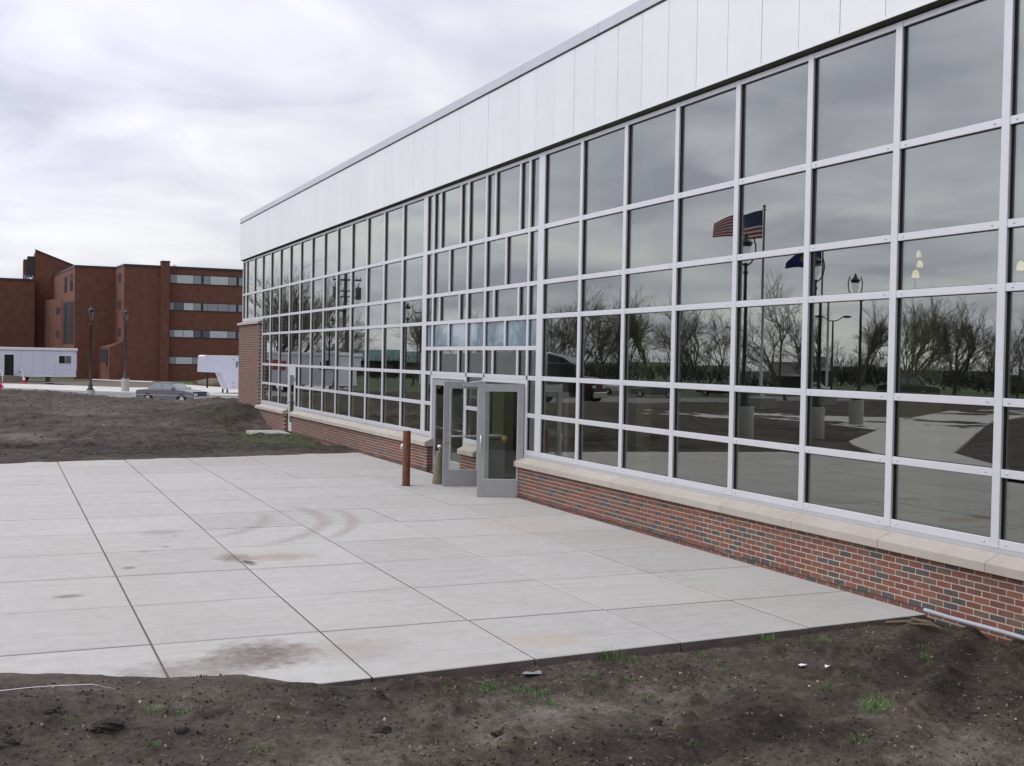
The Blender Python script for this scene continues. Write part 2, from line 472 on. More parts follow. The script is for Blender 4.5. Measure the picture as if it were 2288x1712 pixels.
    h = math_(t, 'MULTIPLY_ADD', c, 1.5, math_(t, 'MULTIPLY_ADD', d, 0.45, math_(t, 'MULTIPLY', crk, 0.35)))
    bump(t, p, h, 0.75, 0.016)
    return m
M['dirt'] = dirt_mat()

def ground_mat(name, stops, s1=0.05, s2=0.8, rough=0.95):
    m, t, p, o = new_mat(name)
    P = pos(t)
    f = math_(t, 'MULTIPLY_ADD', noise(t, P, s2, 6, 0.7), 0.5, math_(t, 'MULTIPLY', noise(t, P, s1, 4), 0.5))
    t.links.new(rampc(t, f, stops), p.inputs['Base Color'])
    p.inputs['Roughness'].default_value = rough
    bump(t, p, noise(t, P, s2 * 8, 4), 0.5, 0.03)
    return m
M['lawn'] = ground_mat('lawn_grass', [(0.34, (0.028, 0.042, 0.014)), (0.55, (0.044, 0.070, 0.021)), (0.7, (0.072, 0.066, 0.034))])
M['asphalt'] = ground_mat('old_asphalt', [(0.35, (0.135, 0.130, 0.128)), (0.65, (0.185, 0.178, 0.172))], 0.1, 1.5)
M['walk'] = ground_mat('pale_concrete', [(0.35, (0.40, 0.385, 0.36)), (0.65, (0.52, 0.505, 0.48))], 0.2, 1.5)
M['soil'] = ground_mat('brown_soil', [(0.35, (0.075, 0.060, 0.045)), (0.6, (0.125, 0.098, 0.070)), (0.72, (0.07, 0.095, 0.035))], 0.2, 1.5)

# ------------------------------------------------------------------ mesh helpers
class MB:
    def __init__(s):
        s.v = []; s.f = []; s.m = []; s.sm = []
    def add(s, vs, fs, m=0, smooth=False):
        o = len(s.v)
        s.v.extend([tuple(v) for v in vs])
        for f in fs:
            s.f.append(tuple(i + o for i in f)); s.m.append(m); s.sm.append(smooth)
        return s
    def box(s, x0, x1, y0, y1, z0, z1, m=0):
        return s.add([(x0, y0, z0), (x1, y0, z0), (x1, y1, z0), (x0, y1, z0), (x0, y0, z1), (x1, y0, z1), (x1, y1, z1), (x0, y1, z1)],
                     [(0, 3, 2, 1), (4, 5, 6, 7), (0, 1, 5, 4), (1, 2, 6, 5), (2, 3, 7, 6), (3, 0, 4, 7)], m)
    def cbox(s, x0, x1, y0, y1, z0, z1, b, m=0):
        """box with chamfered edges on all vertical and top edges"""
        ring = lambda d, z: [(x0 + d + b, y0 + d, z), (x1 - d - b, y0 + d, z), (x1 - d, y0 + d + b, z), (x1 - d, y1 - d - b, z),
                             (x1 - d - b, y1 - d, z), (x0 + d + b, y1 - d, z), (x0 + d, y1 - d - b, z), (x0 + d, y0 + d + b, z)]
        vs = ring(b, z0) + ring(0, z0 + b) + ring(0, z1 - b) + ring(b, z1)
        fs = [tuple(reversed(range(8))), tuple(range(24, 32))]
        for k in range(3):
            for i in range(8):
                j = (i + 1) % 8
                fs.append((k * 8 + i, k * 8 + j, k * 8 + 8 + j, k * 8 + 8 + i))
        return s.add(vs, fs, m)
    def prism(s, poly, z0, z1, m=0):
        n = len(poly)
        vs = [(x, y, z0) for x, y in poly] + [(x, y, z1) for x, y in poly]
        fs = [tuple(reversed(range(n))), tuple(range(n, 2 * n))]
        fs += [(i, (i + 1) % n, n + (i + 1) % n, n + i) for i in range(n)]
        return s.add(vs, fs, m)
    def extrude_y(s, poly, y0, y1, m=0, inset=0.0):
        """poly in (x,z) extruded along y"""
        n = len(poly)
        vs = [(x, y0, z) for x, z in poly] + [(x, y1, z) for x, z in poly]
        fs = [tuple(range(n)), tuple(reversed(range(n, 2 * n)))]
        fs += [((i + 1) % n, i, n + i, n + (i + 1) % n) for i in range(n)]
        return s.add(vs, fs, m)
    def tube(s, pts, r, n=8, m=0, cap=True, smooth=True):
        pts = [Vector(p) for p in pts]
        rs = r if isinstance(r, (list, tuple)) else [r] * len(pts)
        vs = []
        ref = None
        for i, p in enumerate(pts):
            d = (pts[min(i + 1, len(pts) - 1)] - pts[max(i - 1, 0)])
            d = d.normalized() if d.length > 1e-9 else Vector((0, 0, 1))
            if ref is None:
                ref = Vector((1, 0, 0)) if abs(d.x) < 0.8 else Vector((0, 1, 0))
            a = (ref - d * ref.dot(d)).normalized()
            ref = a
            b = d.cross(a)
            for k in range(n):
                t_ = 2 * PI * k / n
                vs.append(p + (a * math.cos(t_) + b * math.sin(t_)) * rs[i])
        fs = []
        for i in range(len(pts) - 1):
            for k in range(n):
                k2 = (k + 1) % n
                fs.append((i * n + k, i * n + k2, (i + 1) * n + k2, (i + 1) * n + k))
        s.add(vs, fs, m, smooth)
        if cap:
            o = len(pts) - 1
            s.add(vs[:n], [tuple(reversed(range(n)))], m)
            s.add(vs[o * n:], [tuple(range(n))], m)
        return s
    def lathe(s, prof, n=16, c=(0, 0, 0), m=0, smooth=True):
        vs = []
        for r, z in prof:
            for k in range(n):
                t_ = 2 * PI * k / n
                vs.append((c[0] + r * math.cos(t_), c[1] + r * math.sin(t_), c[2] + z))
        fs = []
        for i in range(len(prof) - 1):
            for k in range(n):
                k2 = (k + 1) % n
                fs.append((i * n + k, i * n + k2, (i + 1) * n + k2, (i + 1) * n + k))
        s.add(vs, fs, m, smooth)
        if prof[0][0] > 1e-6:
            s.add(vs[:n], [tuple(reversed(range(n)))], m)
        if prof[-1][0] > 1e-6:
            s.add(vs[-n:], [tuple(range(n))], m)
        return s
    def xf(s, mat, start=0):
        for i in range(start, len(s.v)):
            s.v[i] = tuple(mat @ Vector(s.v[i]))
        return s
    def mesh(s, name, mats):
        me = bpy.data.meshes.new(name)
        me.from_pydata(s.v, [], s.f)
        for mm in (mats if isinstance(mats, (list, tuple)) else [mats]):
            me.materials.append(mm)
        me.polygons.foreach_set('material_index', s.m)
        me.polygons.foreach_set('use_smooth', s.sm)
        me.update()
        return me
    def build(s, name, mats, parent=None, loc=None):
        return place(name, s.mesh(name, mats), parent, loc)

def place(name, me, parent=None, loc=None, rz=0.0):
    o = bpy.data.objects.new(name, me)
    COL.objects.link(o)
    if parent is not None:
        o.parent = parent
    if loc is not None:
        o.location = loc
    if rz:
        o.rotation_euler = (0, 0, rz)
    return o

def tag(o, label=None, cat=None, group=None, kind=None):
    if label: o['label'] = label
    if cat: o['category'] = cat
    if group: o['group'] = group
    if kind: o['kind'] = kind
    return o

def thing(name, label, cat, loc=(0, 0, 0), rz=0.0, group=None):
    o = bpy.data.objects.new(name, None)
    COL.objects.link(o)
    o.empty_display_size = 0.3
    o.location = loc
    o.rotation_euler = (0, 0, rz)
    return tag(o, label, cat, group)

def kids(o):
    return [c for c in list(o.children)]

def copy_tree(o, label=None, loc=None, rz=None, parent=None, scale=None):
    c = o.copy()
    COL.objects.link(c)
    if parent is not None:
        c.parent = parent
    if label: c['label'] = label
    if loc is not None: c.location = loc
    if rz is not None: c.rotation_euler = (0, 0, rz)
    if scale is not None: c.scale = scale
    for ch in kids(o):
        copy_tree(ch, parent=c)
    return c

# ------------------------------------------------------------------ numpy value noise for the terrain
_T = RNG.rand(256, 256)
def vnoise(x, y):
    xi = np.floor(x).astype(int); yi = np.floor(y).astype(int)
    fx = x - xi; fy = y - yi
    fx = fx * fx * fx * (fx * (fx * 6 - 15) + 10); fy = fy * fy * fy * (fy * (fy * 6 - 15) + 10)
    a = _T[xi & 255, yi & 255]; b = _T[(xi + 1) & 255, yi & 255]
    c = _T[xi & 255, (yi + 1) & 255]; d = _T[(xi + 1) & 255, (yi + 1) & 255]
    return (a * (1 - fx) + b * fx) * (1 - fy) + (c * (1 - fx) + d * fx) * fy - 0.5
def fbm(x, y, octv=4, gain=0.5):
    s = 0; a = 1.0; f = 1.0
    for i in range(octv):
        ca, sa = math.cos(0.7 * i), math.sin(0.7 * i)
        s = s + a * vnoise((x * ca - y * sa) * f + 17.3 * i, (x * sa + y * ca) * f + 9.1 * i)
        a *= gain; f *= 2.03
    return s
def sst(t):
    t = np.clip(t, 0, 1)
    return t * t * (3 - 2 * t)

FRONT = lambda y: 9.9 - 0.0585 * y          # front edge of the patio
BACK = lambda y: -11.15 - 0.168 * y         # where dirt laps over its far edge
PATIO_Y0 = -12.35

def far_T(x, y):
    a = sst((-x - 44) / 12.0)
    b = sst((-y - 62) / 30.0)
    return -0.82 * a - 0.45 * b * (1 - a)

def dirt_h(x, y):
    x = np.asarray(x, float); y = np.asarray(y, float)
    n_big = fbm(x / 3.1, y / 3.1, 2)
    n_mid = fbm(x / 0.75 + 5, y / 0.75, 3)
    n_sm = fbm(x / 0.17, y / 0.17, 3, 0.55)
    ridge = 0.5 - np.abs(fbm(x / 1.3 + 3, y / 0.9 + 8, 3))
    rough = 0.060 * n_big + 0.042 * n_mid + 0.022 * n_sm + 0.022 * ridge * np.clip(n_big + 0.3, 0, 1)
    farw = sst((-x - 11) / 4.0)
    rough = rough * (1 - 0.8 * sst((x + 22.5) / 1.5) * sst((-18.5 - x) / 1.0) * sst((y + 2.2) / 0.8)) + farw * (1 - sst((x + 22.5) / 1.5) * sst((-18.5 - x) / 1.0) * sst((y + 2.2) / 0.8)) * (0.10 * fbm(x / 1.9 + 2, y / 1.1, 3) + 0.12 * np.clip(fbm(x / 0.9 + 31, y / 0.6 + 7, 3) - 0.2, 0, 1))
    # lumps
    lump = np.clip(fbm(x / 0.34 + 40, y / 0.34 + 3, 3) - 0.26, 0, 1) * 0.16
    rough = rough + lump
    # far ground, crest, drop to the road
    cz = 0.125 + 0.53 * sst(-y / 9.0) * (1 - sst((-y - 11) / 8.0))
    u = sst((-12.5 - x) / 29.5)
    drop = sst((-42 - x) / 13.0)
    far = cz * u * (1 - drop) - 0.83 * drop
    far = far - 0.45 * sst((-y - 62) / 30.0) * (1 - drop)
    far = far - 0.17 * sst((x + 23.0) / 1.5) * sst((-18.2 - x) / 1.0) * sst((y + 2.4) / 1.0)
    heap = 0.62 * sst((-22.4 - x) / 3.1) * np.exp(-(np.maximum(0, -y - 0.7) / 1.7) ** 2) * sst((x + 33.5) / 3.0)
    h = far + heap
    # foreground bank between the patio and the photographer
    fe = FRONT(y)
    fore = -0.062 + 0.068 * sst((-y - 5.9) / 1.5) + 0.03 * sst((x - 11.2) / 2.0)
    w = sst((x - 5) / 4.0)
    h = h * (1 - w) + fore * w
    damp = np.where(x > -16, 1.0, 1.0)
    near_slab = np.exp(-np.clip(x - fe, 0, 9) / 0.5)
    rough = rough * (1 + 0.35 * sst((x - 9) / 1.5))
    h = h + rough * (1 - 0.45 * near_slab * (x > 5))
    # shallow ruts in the foreground
    for off, amp in ((0.0, 0.05), (1.55, 0.04)):
        ln = (x - 12.55 - off * 0.6) + 0.62 * (y + 4.0) + 0.25 * np.sin(y * 0.9 + off)
        h = h - amp * np.exp(-(ln / 0.20) ** 2) * (x > 10) + 0.6 * amp * np.exp(-((np.abs(ln) - 0.38) / 0.15) ** 2) * (x > 10)
    # worn wheel tracks across the left field
    for off in (0.0, 1.7, 6.5, 8.1):
        ln = (x + 21.0 + off) + 0.55 * y + 1.2 * np.sin(y * 0.28 + off * 0.2)
        fm = (x < -12.5) & (x > -43)
        h = h - 0.055 * np.exp(-(ln / 0.26) ** 2) * fm + 0.035 * np.exp(-((np.abs(ln) - 0.45) / 0.18) ** 2) * fm
    # patio: keep dirt below the slab except where it laps over
    yy = np.array([-14.0, -9.6, -9.0, -8.5, -8.0, -7.65, -7.36, -7.12, -6.85, -6.5, -6.0, 2.0])
    xx = np.array([9.0, 9.02, 9.12, 9.38, 9.62, 9.68, 9.74, 9.92, 10.2, 10.45, 10.55, 10.6])
    bx = np.interp(y, yy, xx) + 0.22 * n_mid + 0.06 * n_sm
    inside = (x < fe + 0.02) & (y > PATIO_Y0) & (y < 0.3)
    lap_f = np.where(x > bx, (x - bx) * 0.10 + 0.35 * rough * np.clip((x - bx) * 3, 0, 1) + 0.003, (x - bx) * 0.7)
    bb = BACK(y) + 0.25 * n_mid
    lap_b = np.where(x < bb, np.maximum(np.minimum(h, 0.2), 0) * np.clip((bb - x) / 0.8, 0, 1) + np.minimum(bb - x, 1.0) * 0.05 + 0.006, (bb - x) * 0.7)
    lap = np.maximum(lap_f, lap_b)
    front_out = (x >= fe + 0.02)
    edge = np.clip((x - fe) / 0.5, 0, 1)
    left_spill = sst((-y - 6.9) / 0.4)
    h_front = np.where(x > bx + 0.0, np.maximum(h, -0.13), h)
    hl = np.maximum((x - bx) * 0.10 + 0.003, -0.2) + 0.35 * rough
    h_out = np.where(front_out & (x < fe + 0.8), h * (1 - left_spill * (1 - edge)) + hl * left_spill * (1 - edge), h)
    res = np.where(inside & (x > -13.2), np.maximum(lap, -0.22), h_out)
    # outer long edge of the patio (behind the left frame border)
    oe = (y <= PATIO_Y0) & (x < 10.5) & (x > -11)
    res = np.where(oe, np.minimum(res, -0.03 + 0.4 * np.clip(PATIO_Y0 - y, 0, 1) * 0.1), res)
    # nothing inside the building
    res = np.where((y > -0.04) & (x > -28.6) & (x < 60), -0.6, res)
    return res

def dirt_h1(x, y):
    return float(dirt_h(np.array([x]), np.array([y]))[0])

def spaced(segs):
    r = []
    for a, b, st in segs:
        r += list(np.arange(a, b - 1e-6, st))
    r.append(segs[-1][1])
    return np.array(r)

# ------------------------------------------------------------------ ground sheets
def sheet(name, xs, ys, H, mat, kind='structure', mask=None):
    X, Y = np.meshgrid(xs, ys)
    Z = H(X, Y)
    nx, ny = len(xs), len(ys)
    co = np.stack([X, Y, Z], -1).reshape(-1, 3)
    i = np.arange((ny - 1) * (nx - 1))
    r, c = i // (nx - 1), i % (nx - 1)
    f = np.stack([r * nx + c, r * nx + c + 1, (r + 1) * nx + c + 1, (r + 1) * nx + c], -1)
    if mask is not None:
        cx = (X[:-1, :-1] + X[1:, 1:]).ravel() / 2; cy = (Y[:-1, :-1] + Y[1:, 1:]).ravel() / 2
        f = f[mask(cx, cy)]
    me = bpy.data.meshes.new(name)
    me.vertices.add(len(co)); me.vertices.foreach_set('co', co.ravel())
    me.loops.add(f.size); me.loops.foreach_set('vertex_index', f.ravel().astype(np.int32))
    me.polygons.add(len(f))
    me.polygons.foreach_set('loop_start', (np.arange(len(f)) * 4).astype(np.int32))
    me.polygons.foreach_set('loop_total', np.full(len(f), 4, np.int32))
    me.polygons.foreach_set('use_smooth', np.ones(len(f), bool))
    me.materials.append(mat)
    me.update(calc_edges=True); me.validate()
    o = place(name, me)
    o['kind'] = kind
    return o

DX0, DX1, DY0, DY1 = -58.0, 46.0, -95.0, 44.0
xs = spaced([(-58, -44, 0.7), (-44, -30, 0.30), (-30, -20, 0.2), (-20, -12.2, 0.12), (-12.2, -9.2, 0.06), (-9.2, 8.9, 0.8), (8.9, 14.6, 0.018), (14.6, 18, 0.08), (18, 46, 1.5)])
ys = spaced([(-95, -30, 1.8), (-30, -13, 0.45), (-13, -10.2, 0.12), (-10.2, 0.12, 0.024), (0.12, 8, 0.4), (8, 44, 2.0)])
sheet('dirt_ground', xs, ys, dirt_h, M['dirt'], mask=lambda x, y: ~((y > 0.5) & (x > -27.5) & (x < 44)) )

def base_h(x, y):
    z = far_T(x, y)
    inn = (x > DX0 + 1.5) & (x < DX1 - 1.5) & (y > DY0 + 1.5) & (y < DY1 - 1.5)
    z = np.where(x < -56, -0.80, z)
    return np.where(inn, -1.8, z)
gx = spaced([(-1500, -400, 220), (-400, -140, 40), (-140, -60, 8), (-60, -54, 0.7), (-54, 40, 12), (40, 50, 1.2), (50, 150, 25), (150, 1500, 270)])
gy = spaced([(-1500, -400, 220), (-400, -120, 30), (-120, -97, 4), (-97, -90, 0.8), (-90, 40, 12), (40, 48, 1.0), (48, 150, 20), (150, 1500, 270)])
sheet('lawn', gx, gy, base_h, M['lawn'])

def flat(name, poly, z, mat, thick=0.0):
    mb = MB()
    if thick:
        mb.prism(poly, z - thick, z)
    else:
        mb.add([(x, y, z) for x, y in poly], [tuple(range(len(poly)))])
    o = mb.build(name, mat)
    o['kind'] = 'structure'
    return o
flat('road', [(-66, -110), (-65.5, -12), (-57.5, -7), (-57, 45), (-70, 45), (-72, 18), (-75.6, 8.5), (-85, -2), (-93, -9), (-95, -14), (-80, -20), (-77, -110)], -0.785, M['asphalt'])
flat('sidewalk', [(-107, -24), (-95.5, -24), (-95, -14), (-93, -9), (-85, -2), (-75.6, 8.5), (-72, 18), (-92, 18), (-96, 12.3), (-116.6, 6.9), (-112, 5.5), (-101, -1), (-107, -9)], -0.69, M['walk'], 0.12)
flat('soil_bed', [(-101.1, -2.3), (-97.0, 2.0), (-96.4, 8.15), (-112, 7.0), (-121, 7.6), (-121, -1.0), (-112, -5)], -0.675, M['soil'])
flat('soil_yard', [(-108, -30), (-123, -30), (-126, -1), (-113, 0), (-107.5, -9)], -0.78, M['soil'])
flat('footpath', [(-130.4, 1.2), (-121.7, 7.4), (-117.3, 6.6), (-125.7, 0.9)], -0.665, M['walk'], 0.03)
z_p = lambda: None
# walkways on the -Y side, seen only in the glass
def draped(name, poly_lines, mat, dz):
    """strip between two polylines draped on the dirt"""
    a, b = poly_lines
    mb = MB(); n = 24
    def samp(pl, t_):
        d = [0]
        for p, q in zip(pl[:-1], pl[1:]):
            d.append(d[-1] + math.dist(p, q))
        s_ = t_ * d[-1]
        for i in range(len(pl) - 1):
            if s_ <= d[i + 1] + 1e-9:
                k = (s_ - d[i]) / (d[i + 1] - d[i])
                return (pl[i][0] + (pl[i + 1][0] - pl[i][0]) * k, pl[i][1] + (pl[i + 1][1] - pl[i][1]) * k)
        return pl[-1]
    vs = []
    for i in range(n + 1):
        for pl in (a, b):
            x, y = samp(pl, i / n)
            vs.append((x, y, dz))
    fs = [(2 * i, 2 * i + 1, 2 * i + 3, 2 * i + 2) for i in range(n)]
    top = [(x, y, z) for x, y, z in vs]
    bot = [(x, y, z - 0.3) for x, y, z in vs]
    mb.add(top, fs)
    m_ = len(vs)
    mb.add(top + bot, [(2 * i, 2 * i + 2, m_ + 2 * i + 2, m_ + 2 * i) for i in range(n)] + [(2 * i + 3, 2 * i + 1, m_ + 2 * i + 1, m_ + 2 * i + 3) for i in range(n)])
    o = mb.build(name, mat)
    o['kind'] = 'structure'
    return o
draped('walkway', ([(-4.5, -12.4), (-10.8, -15.9), (-16.2, -21.9), (-24.3, -31.2), (-36, -47)], [(0.5, -12.4), (-6.4, -16.2), (-15, -26), (-21, -33), (-31, -48)]), M['walk'], 0.085)
draped('side_walkway', ([(-16.3, -22.0), (-22.5, -23.2), (-34, -19)], [(-24.2, -31.0), (-26, -28), (-37, -23)]), M['walk'], 0.08)

# ------------------------------------------------------------------ patio of single slabs
def patio():
    root = bpy.data.objects.new('patio', None)
    COL.objects.link(root)
    root['kind'] = 'structure'
    px = [None] + [10.3 - 1.700 * j for j in range(1, 13)] + [-11.35]
    py = [PATIO_Y0, -10.83, -9.33, -7.80, -6.28, -4.79, -3.26, -1.72, -0.14]
    g = 0.0095
    gxx = 0.013
    for c in range(len(py) - 1):
        for j in range(len(px) - 1):
            y0, y1 = py[c] + g, py[c + 1] - g
            xb = px[j + 1] + gxx + 0.012 * (c - 4)
            if j == 0:
                xa0, xa1 = FRONT(y0), FRONT(y1)
            else:
                xa0 = xa1 = px[j] - gxx + 0.012 * (c - 4)
            dz = random.uniform(-0.002, 0.002)
            b = 0.006
            top = [(xb + b, y0 + b), (xa0 - b, y0 + b), (xa1 - b, y1 - b), (xb + b, y1 - b)]
            mid = [(xb, y0), (xa0, y0), (xa1, y1), (xb, y1)]
            vs = [(x, y, dz) for x, y in top] + [(x, y, dz - b) for x, y in mid] + [(x, y, -0.12) for x, y in mid]
            fs = [(0, 1, 2, 3)] + [(4 + i, 4 + (i + 1) % 4, (i + 1) % 4, i) for i in range(4)] + [(8 + i, 8 + (i + 1) % 4, 4 + (i + 1) % 4, 4 + i) for i in range(4)]
            sl_ = MB().add(vs, fs)
            sl_.m = [0] * 5 + [1] * 4
            sl_.build('slab', [M['concrete'], M['slab_edge']], root)
    MB().add([(-11.3, PATIO_Y0 + 0.02, -0.0075), (10.59, PATIO_Y0 + 0.02, -0.0075), (9.88, -0.15, -0.0075), (-11.3, -0.15, -0.0075)], [(0, 1, 2, 3)]).build('joint_filler', M['joint'], root)
patio()

# ------------------------------------------------------------------ the glass building
GB = thing('glass_building', 'long new building with a gridded glass wall, white metal fascia and low brick base', 'building')
ZH, Z1, Z2, Z3, Z4, Z5, ZB = 6.355, 5.022, 4.012, 3.387, 2.254, 1.553, 0.855
HW, HT = 0.052, 0.041                # half widths of mullion and transom caps
ML_, M0_ = (-6.53, -6.27), (-0.185, 0.065)
XLm = [-28.60] + [-8.0635 + 1.524 * k for k in range(-13, 1)]
XRm = [1.524 * k for k in range(1, 12)]

def vmull(x0, x1, z0, z1, name='mullion'):
    mb = MB()
    mb.cbox(x0, x1, -0.020, 0.012, z0, z1, 0.004)
    cx = (x0 + x1) / 2; w = min(0.028, (x1 - x0) / 2)
    mb.box(cx - w, cx + w, 0.055, 0.115, z0, z1)
    return mb.build(name, M['silver'], GB)
_mesh_cache = {}
def cached(key, fn):
    if key not in _mesh_cache:
        _mesh_cache[key] = fn()
    return _mesh_cache[key]
SCREWS = MB()
def transom(x0, x1, z, h=HT, screws=True):
    w = round(x1 - x0, 3)
    def mk():
        mb = MB()
        mb.cbox(0.0, w, -0.016, 0.012, -h, h, 0.004)
        mb.box(0.0, w, 0.055, 0.105, -0.028, 0.028)
        return mb.mesh('transom', M['silver'])
    place('transom', cached(('t', w, h), mk), GB, (x0, 0, z))
    if screws and w > 0.3 and x0 > -13:
        for sx in (x0 + 0.085, x1 - 0.085):
            SCREWS.lathe([(0.0, 0.0), (0.010, 0.0), (0.010, 0.006), (0.0, 0.009)][::1], 8, (0, 0, 0))
            n_ = 4 * 8
            R_ = Matrix.Translation((sx, -0.016, z)) @ Matrix.Rotation(PI / 2, 4, 'X')
            for i in range(len(SCREWS.v) - n_, len(SCREWS.v)):
                pass
            # two caps were added as well: transform everything of this screw
            k_ = transom.mark
            for i in range(k_, len(SCREWS.v)):
                SCREWS.v[i] = tuple(R_ @ Vector(SCREWS.v[i]))
            transom.mark = len(SCREWS.v)
transom.mark = 0

def pane(x0, x1, z0, z1, mat='glass', label=None):
    w, h = round(x1 - x0, 3), round(z1 - z0, 3)
    def mk():
        return MB().box(-w / 2 - 0.01, w / 2 + 0.01, 0.028, 0.042, -h / 2 - 0.01, h / 2 + 0.01).mesh('pane', M[mat])
    def mg():
        mb = MB(); a, b, g = w / 2, h / 2, 0.006
        for q in ((-a - .02, -a + g, -b - .02, b + .02), (a - g, a + .02, -b - .02, b + .02)):
            mb.box(q[0], q[1], 0.0125, 0.0275, q[2], q[3])
        for q in ((-a + g, a - g, -b - .02, -b + g), (-a + g, a - g, b - g, b + .02)):
            mb.box(q[0], q[1], 0.0125, 0.0275, q[2], q[3])
        return mb.mesh('gasket', M['gasket'])
    o = place('pane', cached(('p', w, h, mat), mk), GB, ((x0 + x1) / 2, 0, (z0 + z1) / 2))
    o.rotation_euler = (math.radians(random.gauss(0, 0.07)), 0, math.radians(random.gauss(0, 0.06)))
    if label:
        o['label'] = label
    place('gasket', cached(('g', w, h), mg), o)
    if mat == 'spandrel':
        pass
    return o

def bays(edges, rows):
    """edges: list of (left face, right face) of mullions; rows: z centres from top down"""
    for (a0, a1), (b0, b1) in zip(edges[:-1], edges[1:]):
        for zt, zb in zip(rows[:-1], rows[1:]):
            pane(a1, b0, zb + HT, zt - (HT if zt != ZH else 0.034))
        for z in rows[1:-1]:
            transom(a1, b0, z)
        transom(a1, b0, rows[0], 0.034, False)
        transom(a1, b0, rows[-1], 0.045)

cap = lambda x: (x - HW, x + HW)
# right of the entrance
redges = [M0_] + [cap(x) for x in XRm]
for (a, b) in redges:
    vmull(a, b, ZB - 0.045, ZH + 0.034)
bays(redges, [ZH, Z1, Z2, Z3, Z4, Z5, ZB])
# left of the entrance
ledges = [cap(x) for x in XLm] + [ML_]
for i, (a, b) in enumerate(ledges):
    vmull(a, b, (Z2 - 0.045 if i < 4 else ZB - 0.045), ZH + 0.034)
vmull(-24.728, -24.62, ZB - 0.045, Z2 - HT)
bays(ledges[0:4], [ZH, Z1, Z2 - 0.005])
bays(ledges[3:5], [ZH, Z1, Z2])
for zt, zb in ((Z2, Z3), (Z3, Z4), (Z4, Z5), (Z5, ZB)):
    pane(-24.62, ledges[4][0], zb + HT, zt - HT)
    transom(-24.62, ledges[4][0], zb, HT if zb != ZB else 0.045)
bays(ledges[4:7], [ZH, Z1, Z2, Z3, Z4, Z5, ZB])
# bay with the side door
a, b = ledges[6], ledges[7]
for zt, zb in ((ZH, Z1), (Z1, Z2), (Z2, Z3), (Z3, Z4)):
    pane(a[1], b[0], zb + HT, zt - (HT if zt != ZH else 0.034))
transom(a[1], b[0], ZH, 0.034, False)
for z in (Z1, Z2, Z3, Z4):
    transom(a[1], b[0], z)
jam = (-19.29, -19.20)
vmull(jam[0], jam[1], 0.0, Z4 - HT)
for zt, zb in ((Z4, Z5), (Z5, ZB)):
    pane(jam[1], b[0], zb + HT, zt - HT)
transom(jam[1], b[0], Z5); transom(jam[1], b[0], ZB, 0.045)
bays(ledges[7:], [ZH, Z1, Z2, Z3, Z4, Z5, ZB])
# continuous flashing below the frame
for x0, x1 in ((-24.9, -20.31), (-19.29, -5.80), (-0.64, 16.8), (-3.70, -2.71)):
    MB().box(x0, x1, -0.012, 0.05, 0.765, ZB - 0.0452).build('sill_flashing', M['coping'], GB)
MB().box(-28.66, -24.85, -0.012, 0.05, 3.915, Z2 - 0.0502).build('sill_flashing', M['coping'], GB)

# the entrance
ZS, ZHD = 2.81, 2.250
ent = {'v': [-5.835, -3.70, -2.71, -0.59]}
hw = 0.042
vfull = [ML_] + [(x - hw, x + hw) for x in ent['v']] + [M0_]
for (x0, x1) in vfull[1:-1]:
    vmull(x0, x1, ZHD + HT + 0.0, ZH + 0.034)
minor = {0: [-5.38, -4.15, -2.24, -1.03], 1: [-4.78, -1.66], 2: [-5.38, -4.15, -2.24, -1.03], 3: [-4.78, -1.66], 4: [-5.40, -4.17, -2.26, -1.04]}
rows = [ZH, Z1, Z2, Z3, ZS, ZHD]
for r in range(5):
    zt, zb = rows[r], rows[r + 1]
    top = zt - (0.034 if r == 0 else HT)
    for k in range(len(vfull) - 1):
        L_, R_ = vfull[k][1], vfull[k + 1][0]
        cuts = [x for x in minor[r] if L_ < x < R_]
        for x in cuts:
            vmull(x - 0.036, x + 0.036, zb + HT, top)
        ed = [L_] + [q for x in cuts for q in (x - 0.036, x + 0.036)] + [R_]
        for i in range(0, len(ed), 2):
            pane(ed[i], ed[i + 1], zb + HT, top, 'spandrel' if r == 3 else 'glass', 'light blue spandrel pane' if r == 3 else None)
        transom(L_, R_, zb, HT)
        if r == 0:
            transom(L_, R_, ZH, 0.034, False)
# narrow side lights and the middle bay below the header
for (x0, x1) in ((vfull[1]), (vfull[4])):
    vmull(x0, x1, 0.0, ZHD - HT)
for (x0, x1) in (vfull[2], vfull[3]):
    vmull(x0, x1, 0.0, ZHD - HT)
for L_, R_ in ((vfull[0][1], vfull[1][0]), (vfull[4][1], vfull[5][0]), (vfull[2][1], vfull[3][0])):
    for zt, zb in ((ZHD, Z5), (Z5, ZB)):
        pane(L_, R_, zb + HT, zt - HT)
    transom(L_, R_, Z5); transom(L_, R_, ZB, 0.045)
SCREWS.build('screw', M['chrome'], GB)['kind'] = 'stuff'

